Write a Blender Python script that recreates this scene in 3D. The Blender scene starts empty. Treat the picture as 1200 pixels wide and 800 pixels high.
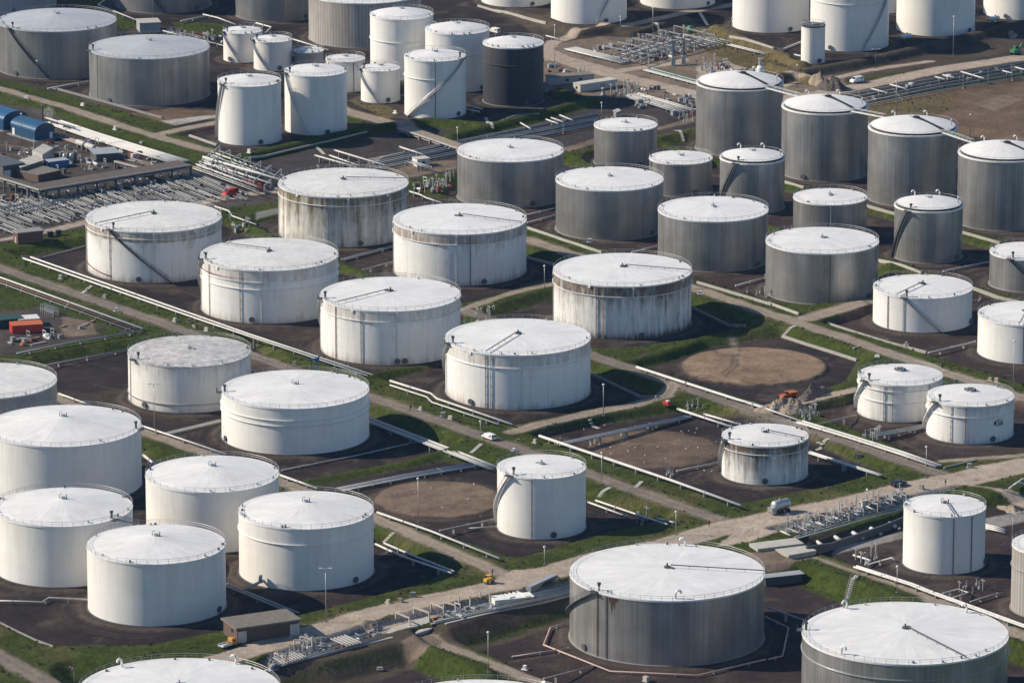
import bpy, math, random
import numpy as np
from mathutils import Vector

random.seed(7)
rng = np.random.default_rng(7)
scene = bpy.context.scene
COL = scene.collection
R_ = math.radians

# ------------------------------------------------------------------ camera
CAM_H, PITCH, FPX = 420.0, R_(14.82), 6600.0
CAM = np.array([0.0, -CAM_H / math.tan(PITCH), CAM_H])
FWD = np.array([0.0, math.cos(PITCH), -math.sin(PITCH)])
UPV = np.array([0.0, math.sin(PITCH), math.cos(PITCH)])


def P(px, py, z=0.0):
    """ground point (at height z) that the photograph shows at px, py"""
    d = FWD + np.array([1.0, 0, 0]) * ((px - 600) / FPX) + UPV * ((400 - py) / FPX)
    t = (z - CAM[2]) / d[2]
    p = CAM + d * t
    return np.array([p[0], p[1], z])


def proj(p):
    q = np.asarray(p, float) - CAM
    dep = q @ FWD
    return 600 + FPX * q[0] / dep, 400 - FPX * (q @ UPV) / dep, dep


def metres(px, p):
    return px * proj(p)[2] / FPX


def height_to(p, ytop):
    """height of an upright thing standing on p whose top shows at row ytop"""
    h = 5.0
    for _ in range(12):
        y = proj((p[0], p[1], p[2] + h))[1]
        h += (y - ytop) * proj(p)[2] / FPX / math.cos(PITCH)
    return max(h, 0.2)


PL = 2.2          # level of the banks and roads above the basin floors

# ------------------------------------------------------------------ tagging


def tag(o, label=None, cat=None, group=None, kind=None):
    if label: o['label'] = label
    if cat: o['category'] = cat
    if group: o['group'] = group
    if kind: o['kind'] = kind
    return o


def empty(name, loc, label, cat, group=None, rz=0.0):
    o = bpy.data.objects.new(name, None)
    o.empty_display_size = 0.5
    COL.objects.link(o)
    o.location = tuple(float(v) for v in loc)
    o.rotation_euler = (0, 0, rz)
    return tag(o, label, cat, group)


def copy_tree(o, parent=None):
    c = o.copy()
    COL.objects.link(c)
    if parent: c.parent = parent
    for ch in list(o.children):
        copy_tree(ch, c)
    return c


# ------------------------------------------------------------------ mesh builder
class MB:
    def __init__(self):
        self.v, self.f, self.uv = [], [], None

    def add(self, verts, faces):
        n = len(self.v)
        self.v.extend([tuple(float(c) for c in p) for p in verts])
        self.f.extend([tuple(i + n for i in fc) for fc in faces])
        return self

    def box(self, c, s, rz=0.0):
        """c: centre of the underside"""
        hx, hy, h = s[0] / 2, s[1] / 2, s[2]
        ca, sa = math.cos(rz), math.sin(rz)
        vs = []
        for z in (0, h):
            for x, y in ((-hx, -hy), (hx, -hy), (hx, hy), (-hx, hy)):
                vs.append((c[0] + x * ca - y * sa, c[1] + x * sa + y * ca, c[2] + z))
        return self.add(vs, [(3, 2, 1, 0), (4, 5, 6, 7), (0, 1, 5, 4), (1, 2, 6, 5), (2, 3, 7, 6), (3, 0, 4, 7)])

    def quadbox(self, quad, z0, z1):
        """upright prism over any flat outline (list of xy), counter-clockwise or not"""
        q = [(p[0], p[1]) for p in quad]
        ar = sum(q[i][0] * q[(i + 1) % len(q)][1] - q[(i + 1) % len(q)][0] * q[i][1] for i in range(len(q)))
        if ar < 0: q = q[::-1]
        n = len(q)
        vs = [(x, y, z0) for x, y in q] + [(x, y, z1) for x, y in q]
        fs = [tuple(range(n))[::-1], tuple(range(n, 2 * n))]
        for i in range(n):
            j = (i + 1) % n
            fs.append((i, j, n + j, n + i))
        return self.add(vs, fs)

    def beam(self, p0, p1, w, h):
        p0, p1 = np.asarray(p0, float), np.asarray(p1, float)
        d = p1 - p0
        L = np.linalg.norm(d)
        if L < 1e-6: return self
        d /= L
        up = np.array([0, 0, 1.0]) if abs(d[2]) < .95 else np.array([1.0, 0, 0])
        s = np.cross(d, up); s /= np.linalg.norm(s)
        u = np.cross(s, d)
        vs = []
        for p in (p0, p1):
            for a, b in ((-1, -1), (1, -1), (1, 1), (-1, 1)):
                vs.append(p + s * a * w / 2 + u * b * h / 2)
        return self.add(vs, [(0, 1, 2, 3), (7, 6, 5, 4), (4, 5, 1, 0), (5, 6, 2, 1), (6, 7, 3, 2), (7, 4, 0, 3)])

    def tube(self, pts, r, n=8, closed=False):
        pts = [np.asarray(p, float) for p in pts]
        m = len(pts)
        vs, fs = [], []
        for i, p in enumerate(pts):
            a = pts[i - 1] if (i > 0 or closed) else p
            b = pts[(i + 1) % m] if (i < m - 1 or closed) else p
            t = b - a
            t /= (np.linalg.norm(t) + 1e-9)
            up = np.array([0, 0, 1.0]) if abs(t[2]) < .97 else np.array([0, 1.0, 0])
            s = np.cross(t, up); s /= np.linalg.norm(s)
            u = np.cross(s, t)
            rr = r[i] if isinstance(r, (list, tuple)) else r
            for k in range(n):
                an = 2 * math.pi * k / n
                vs.append(p + (s * math.cos(an) + u * math.sin(an)) * rr)
        for i in range(m if closed else m - 1):
            for k in range(n):
                k2 = (k + 1) % n
                j = (i + 1) % m
                fs.append((i * n + k, i * n + k2, j * n + k2, j * n + k))
        if not closed:
            fs.append(tuple(range(n))[::-1])
            fs.append(tuple((m - 1) * n + k for k in range(n)))
        return self.add(vs, fs)

    def cyl(self, c, r0, r1, h, n=16):
        vs = []
        for r, z in ((r0, 0), (r1, h)):
            for k in range(n):
                a = 2 * math.pi * k / n
                vs.append((c[0] + r * math.cos(a), c[1] + r * math.sin(a), c[2] + z))
        fs = [tuple(range(n))[::-1], tuple(range(n, 2 * n))]
        for k in range(n):
            k2 = (k + 1) % n
            fs.append((k, k2, n + k2, n + k))
        return self.add(vs, fs)

    def lathe(self, c, prof, n=24):
        """prof: list of (r, z) from bottom to top"""
        vs, fs = [], []
        for r, z in prof:
            for k in range(n):
                a = 2 * math.pi * k / n
                vs.append((c[0] + r * math.cos(a), c[1] + r * math.sin(a), c[2] + z))
        for i in range(len(prof) - 1):
            for k in range(n):
                k2 = (k + 1) % n
                fs.append((i * n + k, i * n + k2, (i + 1) * n + k2, (i + 1) * n + k))
        fs.append(tuple(range(n))[::-1])
        fs.append(tuple((len(prof) - 1) * n + k for k in range(n)))
        return self.add(vs, fs)

    def ring(self, c, ri, ro, z0, z1, n=72, a0=0.0, a1=None):
        full = a1 is None
        m = n if full else n + 1
        vs, fs = [], []
        for k in range(m):
            a = 2 * math.pi * k / n if full else a0 + (a1 - a0) * k / n
            ca, sa = math.cos(a), math.sin(a)
            for r, z in ((ri, z0), (ro, z0), (ro, z1), (ri, z1)):
                vs.append((c[0] + r * ca, c[1] + r * sa, c[2] + z))
        for k in range(n):
            j = (k + 1) % m
            for q in range(4):
                q2 = (q + 1) % 4
                fs.append((k * 4 + q, j * 4 + q, j * 4 + q2, k * 4 + q2))
        if not full:
            fs.append((3, 2, 1, 0)); fs.append(tuple((m - 1) * 4 + q for q in range(4)))
        return self.add(vs, fs)

    def build(self, name, mat, parent=None, smooth=False, kind=None):
        me = bpy.data.meshes.new(name)
        off = np.array(parent_loc(parent)) if parent else np.zeros(3)
        if parent is not None and abs(parent.rotation_euler[2]) > 1e-9:
            off = np.zeros(3)        # rotated things are modelled in their own local space
        V = np.array(self.v, float) - off
        me.from_pydata(V.tolist(), [], self.f)
        if mat: me.materials.append(mat)
        if smooth:
            me.polygons.foreach_set('use_smooth', [True] * len(me.polygons))
        me.update()
        o = bpy.data.objects.new(name, me)
        COL.objects.link(o)
        if parent: o.parent = parent
        if kind: o['kind'] = kind
        return o

    def local(self, name, mat, parent, smooth=False):
        """build without subtracting the parent's place (already in its local space)"""
        me = bpy.data.meshes.new(name)
        me.from_pydata(self.v, [], self.f)
        if mat: me.materials.append(mat)
        if smooth:
            me.polygons.foreach_set('use_smooth', [True] * len(me.polygons))
        me.update()
        o = bpy.data.objects.new(name, me)
        COL.objects.link(o)
        if parent: o.parent = parent
        return o


def parent_loc(p):
    l = np.zeros(3)
    while p is not None:
        l += np.array(p.location)
        p = p.parent
    return l


# ------------------------------------------------------------------ materials
class NT:
    def __init__(self, name):
        self.m = bpy.data.materials.new(name)
        self.m.use_nodes = True
        self.t = self.m.node_tree
        self.b = self.t.nodes['Principled BSDF']

    def n(self, typ, **kw):
        nd = self.t.nodes.new(typ)
        for k, v in kw.items():
            if k.startswith('i_'):
                nd.inputs[k[2:].replace('_', ' ')].default_value = v
            else:
                setattr(nd, k, v)
        return nd

    def l(self, a, b): self.t.links.new(a, b)

    def math(self, op, a, b=None, clamp=False):
        nd = self.n('ShaderNodeMath', operation=op, use_clamp=clamp)
        for i, x in enumerate((a, b)):
            if x is None: continue
            if isinstance(x, (int, float)): nd.inputs[i].default_value = x
            else: self.l(x, nd.inputs[i])
        return nd.outputs[0]

    def mix(self, fac, a, b, blend='MIX'):
        nd = self.n('ShaderNodeMix', data_type='RGBA', blend_type=blend)
        for s, x in ((0, fac), (6, a), (7, b)):
            if isinstance(x, (int, float)): nd.inputs[s].default_value = x
            elif isinstance(x, tuple): nd.inputs[s].default_value = (*x[:3], 1)
            else: self.l(x, nd.inputs[s])
        return nd.outputs[2]

    def ramp(self, fac, stops):
        nd = self.n('ShaderNodeValToRGB')
        e = nd.color_ramp.elements
        while len(e) < len(stops): e.new(.5)
        for k, (p, c) in zip(e, stops):
            k.position = p
            k.color = (c, c, c, 1) if isinstance(c, (int, float)) else (*c, 1)
        self.l(fac, nd.inputs[0])
        return nd.outputs[0]

    def noise(self, vec, scale, detail=4, rough=.55):
        nd = self.n('ShaderNodeTexNoise')
        nd.inputs['Scale'].default_value = scale
        nd.inputs['Detail'].default_value = detail
        nd.inputs['Roughness'].default_value = rough
        if vec is not None: self.l(vec, nd.inputs['Vector'])
        return nd.outputs[0]


def plain(name, col, rough=.7, metal=0.0, var=.18, scale=.8, grime=None):
    """a painted or metal surface with uneven tone"""
    k = NT(name)
    tc = k.n('ShaderNodeTexCoord').outputs['Object']
    oi = k.n('ShaderNodeObjectInfo').outputs['Random']
    nz = k.noise(tc, scale, 5, .6)
    v = k.ramp(nz, [(.25, 1 - var), (.75, 1 + var * .3)])
    c = k.mix(1.0, col, v, 'MULTIPLY')
    rv = k.math('ADD', k.math('MULTIPLY', oi, .16), .92)
    c = k.mix(1.0, c, rv, 'MULTIPLY')
    if grime:
        g = k.ramp(k.noise(tc, scale * 2.3, 6, .65), [(.5, 0.0), (.68, 1.0)])
        c = k.mix(k.math('MULTIPLY', g, grime[1]), c, grime[0])
    k.l(c, k.b.inputs['Base Color'])
    k.b.inputs['Roughness'].default_value = rough
    k.b.inputs['Metallic'].default_value = metal
    k.b.inputs['Specular IOR Level'].default_value = .35
    return k.m


def shell_mat(name, col, dirt=(.1, .085, .07), amount=.0, bias=1.2, band=0.0, seams=.06, vseam=0.0, metal=0.0, rough=.5,
              streak=.05, ribs=0.0, low=0.0, patch=.05, thr=.60):
    """tank wall. UV 'm' is in metres (round the wall, up the wall), UV 'n' the same from 0 to 1"""
    k = NT(name)
    um = k.n('ShaderNodeUVMap', uv_map='m').outputs[0]
    un = k.n('ShaderNodeUVMap', uv_map='n').outputs[0]
    oi = k.n('ShaderNodeObjectInfo').outputs['Random']
    sep = k.n('ShaderNodeSeparateXYZ'); k.l(um, sep.inputs[0])
    sen = k.n('ShaderNodeSeparateXYZ'); k.l(un, sen.inputs[0])
    rz = k.math('MULTIPLY', oi, 91.0)

    def vec(sx, sy):
        cb = k.n('ShaderNodeCombineXYZ')
        k.l(k.math('MULTIPLY', sep.outputs[0], sx), cb.inputs[0])
        k.l(k.math('MULTIPLY', sep.outputs[1], sy), cb.inputs[1])
        k.l(rz, cb.inputs[2])
        return cb.outputs[0]
    c = None
    # broad patches and faint streaks
    pz = k.ramp(k.noise(vec(.11, .09), 1.0, 3), [(.3, 1 - patch), (.7, 1 + patch * .6)])
    sz = k.ramp(k.noise(vec(.9, .035), 1.0, 5, .7), [(.3, 1 - streak), (.72, 1 + streak * .7)])
    c = k.mix(1.0, col, pz, 'MULTIPLY')
    c = k.mix(1.0, c, sz, 'MULTIPLY')
    if ribs:
        w = k.math('SINE', k.math('MULTIPLY', sep.outputs[0], 2 * math.pi / 1.25))
        w = k.math('MULTIPLY', w, k.math('ADD', k.math('MULTIPLY', k.noise(vec(.12, .02), 1.0, 3), 1.4), -.1, True))
        c = k.mix(1.0, c, k.math('ADD', k.math('MULTIPLY', w, ribs), 1.0), 'MULTIPLY')
        s2 = k.ramp(k.noise(vec(.33, .008), 1.0, 4, .75), [(.3, .80), (.5, .96), (.72, 1.16)])
        c = k.mix(1.0, c, s2, 'MULTIPLY')
    if seams or vseam:
        br = k.n('ShaderNodeTexBrick', offset=.5)
        br.inputs['Color1'].default_value = (1, 1, 1, 1)
        br.inputs['Color2'].default_value = (.965, .965, .965, 1)
        br.inputs['Mortar'].default_value = (1 - seams,) * 3 + (1,)
        br.inputs['Scale'].default_value = 1
        br.inputs['Mortar Size'].default_value = .07
        br.inputs['Mortar Smooth'].default_value = .6
        br.inputs['Brick Width'].default_value = 8.2
        br.inputs['Row Height'].default_value = 2.35
        k.l(um, br.inputs['Vector'])
        c = k.mix(1.0, c, br.outputs[0], 'MULTIPLY')
    if amount:
        hn = sen.outputs[1]
        st = k.noise(vec(.55, .045), 1.0, 7, .72)
        sp = k.noise(vec(.35, .28), 1.0, 5, .65)
        topm = k.math('POWER', hn, bias)
        f = k.math('MULTIPLY', k.math('ADD', k.math('MULTIPLY', st, .75), k.math('MULTIPLY', sp, .25)), 1.0)
        f = k.math('ADD', f, k.math('MULTIPLY', topm, .30))
        if low:
            lo = k.math('POWER', k.math('SUBTRACT', 1.0, hn), 7.0)
            f = k.math('ADD', f, k.math('MULTIPLY', lo, low))
        f = k.ramp(f, [(thr, 0.0), (thr + .25, 1.0)])
        f = k.math('MULTIPLY', f, amount)
        # thin drips running down from the rim and the girders
        dn = k.ramp(k.noise(vec(1.5, .016), 1.0, 3, .6), [(.60, 0.0), (.72, 1.0)])
        dl = k.ramp(k.noise(vec(.8, .12), 1.0, 3, .6), [(.42, 0.0), (.62, 1.0)])
        dt = k.ramp(hn, [(.15, .12), (1.0, 1.0)])
        f = k.math('MAXIMUM', f, k.math('MULTIPLY', k.math('MULTIPLY', dn, dl), k.math('MULTIPLY', dt, min(1.0, amount * .85))))
        # upright plate joints that have gone dark
        jn = k.math('ABSOLUTE', k.math('SUBTRACT', k.math('FRACT', k.math('MULTIPLY', sep.outputs[0], 1 / 5.4)), .5))
        jn = k.ramp(jn, [(0.0, 1.0), (.022, 0.0)])
        jm = k.ramp(k.noise(vec(.19, .11), 1.0, 3, .6), [(.42, 0.0), (.6, 1.0)])
        f = k.math('MAXIMUM', f, k.math('MULTIPLY', k.math('MULTIPLY', jn, jm), min(.7, amount * .8)))
        if band:      # the grimy course above the wind girder
            bm = k.ramp(hn, [(.775, 0.0), (.80, 1.0)])
            bs = k.ramp(k.noise(vec(.95, .06), 1.0, 6, .75), [(.40 - .12 * band, 0.0), (.66 - .14 * band, 1.0)])
            fade = k.ramp(hn, [(.80, 1.0), (1.0, .85)])
            bf = k.math('MULTIPLY', k.math('MULTIPLY', bm, bs), k.math('MULTIPLY', fade, band))
            f = k.math('MAXIMUM', f, bf)
        tint = k.mix(k.ramp(sp, [(.4, 0.0), (.65, 1.0)]), dirt, (dirt[0] * 1.45, dirt[1] * .92, dirt[2] * .6))
        c = k.mix(f, c, tint)
    rv = k.math('ADD', k.math('MULTIPLY', oi, .10), .95)
    c = k.mix(1.0, c, rv, 'MULTIPLY')
    k.l(c, k.b.inputs['Base Color'])
    if metal:
        rr = k.ramp(k.noise(vec(.4, .03), 1.0, 4), [(.3, rough - .08), (.7, rough + .12)])
        k.l(rr, k.b.inputs['Roughness'])
        k.b.inputs['Metallic'].default_value = metal
    else:
        k.b.inputs['Roughness'].default_value = rough
    bp = k.n('ShaderNodeBump')
    bp.inputs['Strength'].default_value = .12
    bp.inputs['Distance'].default_value = .12
    k.l(k.noise(vec(.16, .18), 1.0, 3), bp.inputs['Height'])
    k.l(bp.outputs[0], k.b.inputs['Normal'])
    return k.m


def roof_mat(name, col, blot=.08, dirt=(.3, .28, .26), amount=.25, panels=.05, rough=.55):
    """UV 'n' is (round the roof 0-1, centre to rim 0-1)"""
    k = NT(name)
    un = k.n('ShaderNodeUVMap', uv_map='n').outputs[0]
    oi = k.n('ShaderNodeObjectInfo').outputs['Random']
    tc = k.n('ShaderNodeTexCoord').outputs['Object']
    ad = k.n('ShaderNodeVectorMath', operation='ADD')
    k.l(tc, ad.inputs[0])
    cb = k.n('ShaderNodeCombineXYZ'); k.l(k.math('MULTIPLY', oi, 300.0), cb.inputs[2])
    k.l(cb.outputs[0], ad.inputs[1])
    v = ad.outputs[0]
    sen = k.n('ShaderNodeSeparateXYZ'); k.l(un, sen.inputs[0])
    c = k.mix(1.0, col, k.ramp(k.noise(v, .12, 5, .6), [(.3, 1 - blot), (.7, 1 + blot * .4)]), 'MULTIPLY')
    # radial plates, each of a slightly different tone
    ang = k.math('FLOOR', k.math('MULTIPLY', sen.outputs[0], 44.0))
    rad = k.math('FLOOR', k.math('MULTIPLY', sen.outputs[1], 3.0))
    wn = k.n('ShaderNodeTexWhiteNoise', noise_dimensions='3D')
    c3 = k.n('ShaderNodeCombineXYZ')
    k.l(ang, c3.inputs[0]); k.l(rad, c3.inputs[1]); k.l(k.math('MULTIPLY', oi, 37.0), c3.inputs[2])
    k.l(c3.outputs[0], wn.inputs['Vector'])
    c = k.mix(1.0, c, k.math('SUBTRACT', 1.0, k.math('MULTIPLY', wn.outputs[0], panels)), 'MULTIPLY')
    # radial laps between the plates
    la = k.math('ABSOLUTE', k.math('SUBTRACT', k.math('FRACT', k.math('MULTIPLY', sen.outputs[0], 44.0)), .5))
    la = k.ramp(la, [(.44, 0.0), (.5, 1.0)])
    st2 = k.n('ShaderNodeCombineXYZ'); k.l(k.math('MULTIPLY', sen.outputs[0], 60.0), st2.inputs[0]); k.l(k.math('MULTIPLY', sen.outputs[1], 2.5), st2.inputs[1]); k.l(k.math('MULTIPLY', oi, 50.0), st2.inputs[2])
    rs = k.ramp(k.noise(st2.outputs[0], 1.0, 5, .7), [(.35, .90), (.7, 1.04)])
    c = k.mix(1.0, c, rs, 'MULTIPLY')
    c = k.mix(k.math('MULTIPLY', la, .10), c, (.3, .29, .28))
    d = k.ramp(k.noise(v, .5, 8, .75), [(.60 - .25 * amount, 0.0), (.80 - .22 * amount, 1.0)])
    c = k.mix(k.math('MULTIPLY', d, min(1.0, amount * 1.2)), c, dirt)
    k.l(c, k.b.inputs['Base Color'])
    k.b.inputs['Roughness'].default_value = rough
    k.b.inputs['Specular IOR Level'].default_value = .3
    bp = k.n('ShaderNodeBump')
    bp.inputs['Strength'].default_value = .25
    bp.inputs['Distance'].default_value = .25
    k.l(k.noise(v, .22, 3), bp.inputs['Height'])
    k.l(bp.outputs[0], k.b.inputs['Normal'])
    return k.m


M = {}
M['white'] = plain('white_paint', (.72, .72, .69), .5, grime=((.32, .28, .24), .35), scale=.6)
M['white_pipe'] = plain('white_pipe_paint', (.56, .555, .54), .45, grime=((.34, .30, .26), .4), scale=.4)
M['grey_pipe'] = plain('grey_pipe_paint', (.34, .36, .37), .5, grime=((.18, .14, .11), .4), scale=.4)
M['pale_pipe'] = plain('weathered_pipe_paint', (.29, .295, .295), .5, grime=((.16, .12, .10), .5), scale=.5)
M['brown_pipe'] = plain('rusty_pipe', (.16, .085, .06), .8, scale=.6)
M['pink_pipe'] = plain('faded_pink_pipe', (.44, .33, .28), .7, scale=.6)
M['galv'] = plain('galvanised_steel', (.42, .43, .43), .45, .5)
M['steel'] = plain('dark_steel', (.10, .105, .11), .6, .2)
M['black'] = plain('black_rubber', (.025, .025, .027), .7)
M['stain'] = plain('rust_stain_brown', (.055, .032, .026), .9, var=.4)
M['rust'] = plain('rust', (.17, .055, .04), .85)
M['redpaint'] = plain('red_paint', (.42, .04, .03), .5)
M['orange'] = plain('orange_paint', (.48, .12, .03), .5)
M['yellow'] = plain('yellow_paint', (.62, .36, .03), .5)
M['amber'] = plain('amber_yellow_paint', (.55, .25, .04), .5)
M['green'] = plain('green_paint', (.04, .20, .09), .6)
M['dkgreen'] = plain('dark_green_paint', (.02, .06, .045), .6)
M['blue'] = plain('blue_cladding', (.017, .064, .135), .45, scale=.3)
M['blueroof'] = plain('blue_roof_cladding', (.022, .085, .175), .4, scale=.3)
M['bluemach'] = plain('blue_machine_paint', (.05, .17, .36), .5)
M['concrete'] = plain('pale_concrete', (.40, .385, .35), .9, grime=((.2, .18, .15), .4), scale=.5)
M['concrete_dk'] = plain('grey_concrete', (.24, .235, .225), .9, grime=((.12, .11, .1), .4), scale=.5)
M['brick'] = plain('brown_brick', (.115, .075, .06), .9, scale=1.5)
M['tar'] = plain('tarred_roof', (.16, .145, .125), .9, scale=.5, grime=((.26, .24, .2), .6))
M['greywall'] = plain('grey_cladding', (.30, .32, .34), .6, scale=.5)
M['cabin'] = plain('cream_cabin', (.48, .47, .42), .6, scale=.5)
M['glass'] = plain('window_glass', (.02, .025, .03), .12)
M['carwhite'] = plain('white_car_paint', (.72, .72, .70), .25, var=.04)
M['carblue'] = plain('dark_blue_car_paint', (.012, .018, .035), .22, var=.04)
M['chrome'] = plain('lamp_glass', (.5, .5, .5), .15)
M['cloth_dk'] = plain('dark_cloth', (.03, .045, .05), .9)
M['cloth_red'] = plain('red_cloth', (.22, .035, .03), .9)
M['skin'] = plain('skin', (.42, .24, .17), .6)
M['rubble'] = plain('rubble', (.30, .245, .19), .95, var=.5, scale=1.2)
M['ash'] = plain('dark_spoil', (.12, .10, .085), .95, var=.5, scale=1.2)
M['wood'] = plain('weathered_wood', (.20, .15, .10), .9)

S = {}
S['white'] = shell_mat('white_wall', (.74, .725, .69), amount=.16, streak=.035, seams=.045, low=.15)
S['white_used'] = shell_mat('white_wall_used', (.73, .715, .68), amount=.5, bias=3.0, streak=.06, seams=.10, low=.25)
S['white_band'] = shell_mat('white_wall_grimy_band', (.72, .715, .69), dirt=(.13, .098, .07), amount=.75, bias=3.0, band=.8, thr=.60, streak=.06, seams=.08, low=.3)
S['white_black'] = shell_mat('white_wall_black_band', (.70, .69, .66), dirt=(.085, .07, .058), amount=1.0, bias=2.0, band=.98, thr=.54, streak=.07, seams=.10, low=.35)
S['white_moss'] = shell_mat('white_wall_mossy', (.72, .70, .65), dirt=(.11, .105, .07), amount=1.0, bias=.8, band=.6, thr=.56, streak=.09, seams=.10, low=.2)
S['grey'] = shell_mat('aluminium_wall', (.375, .37, .365), metal=.60, rough=.33, streak=.12, ribs=.07, seams=.12, patch=.24)
S['grey_dull'] = shell_mat('dull_aluminium_wall', (.29, .29, .29), metal=.6, rough=.38, streak=.08, ribs=.06, seams=.12, patch=.2)
S['grey_rib'] = shell_mat('ribbed_grey_wall', (.40, .375, .345), dirt=(.14, .12, .1), metal=.25, amount=.35, rough=.6, streak=.16, ribs=.26, seams=.03, patch=.08)
S['grey_paint'] = shell_mat('grey_painted_wall', (.34, .34, .345), dirt=(.16, .15, .14), amount=.55, bias=.7, streak=.14, seams=.08, patch=.1)
S['navy'] = shell_mat('black_tarred_wall', (.024, .026, .037), dirt=(.07, .065, .065), amount=.3, bias=1.5, streak=.3, seams=.15, patch=.25, rough=.7)

T = {}
T['white'] = roof_mat('white_roof', (.72, .715, .70), blot=.10, amount=.22, panels=.07)
T['white_old'] = roof_mat('worn_white_roof', (.69, .685, .66), blot=.13, amount=.45, dirt=(.40, .38, .35), panels=.07)
T['speckled'] = roof_mat('speckled_roof', (.62, .61, .595), blot=.16, amount=.8, dirt=(.30, .285, .265), panels=.10)
T['dark'] = roof_mat('dark_steel_roof', (.05, .05, .055), amount=.1, dirt=(.1, .1, .1))
T['grey'] = roof_mat('pale_grey_roof', (.42, .44, .46), blot=.1, amount=.15, dirt=(.3, .3, .3), panels=.06)
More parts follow.
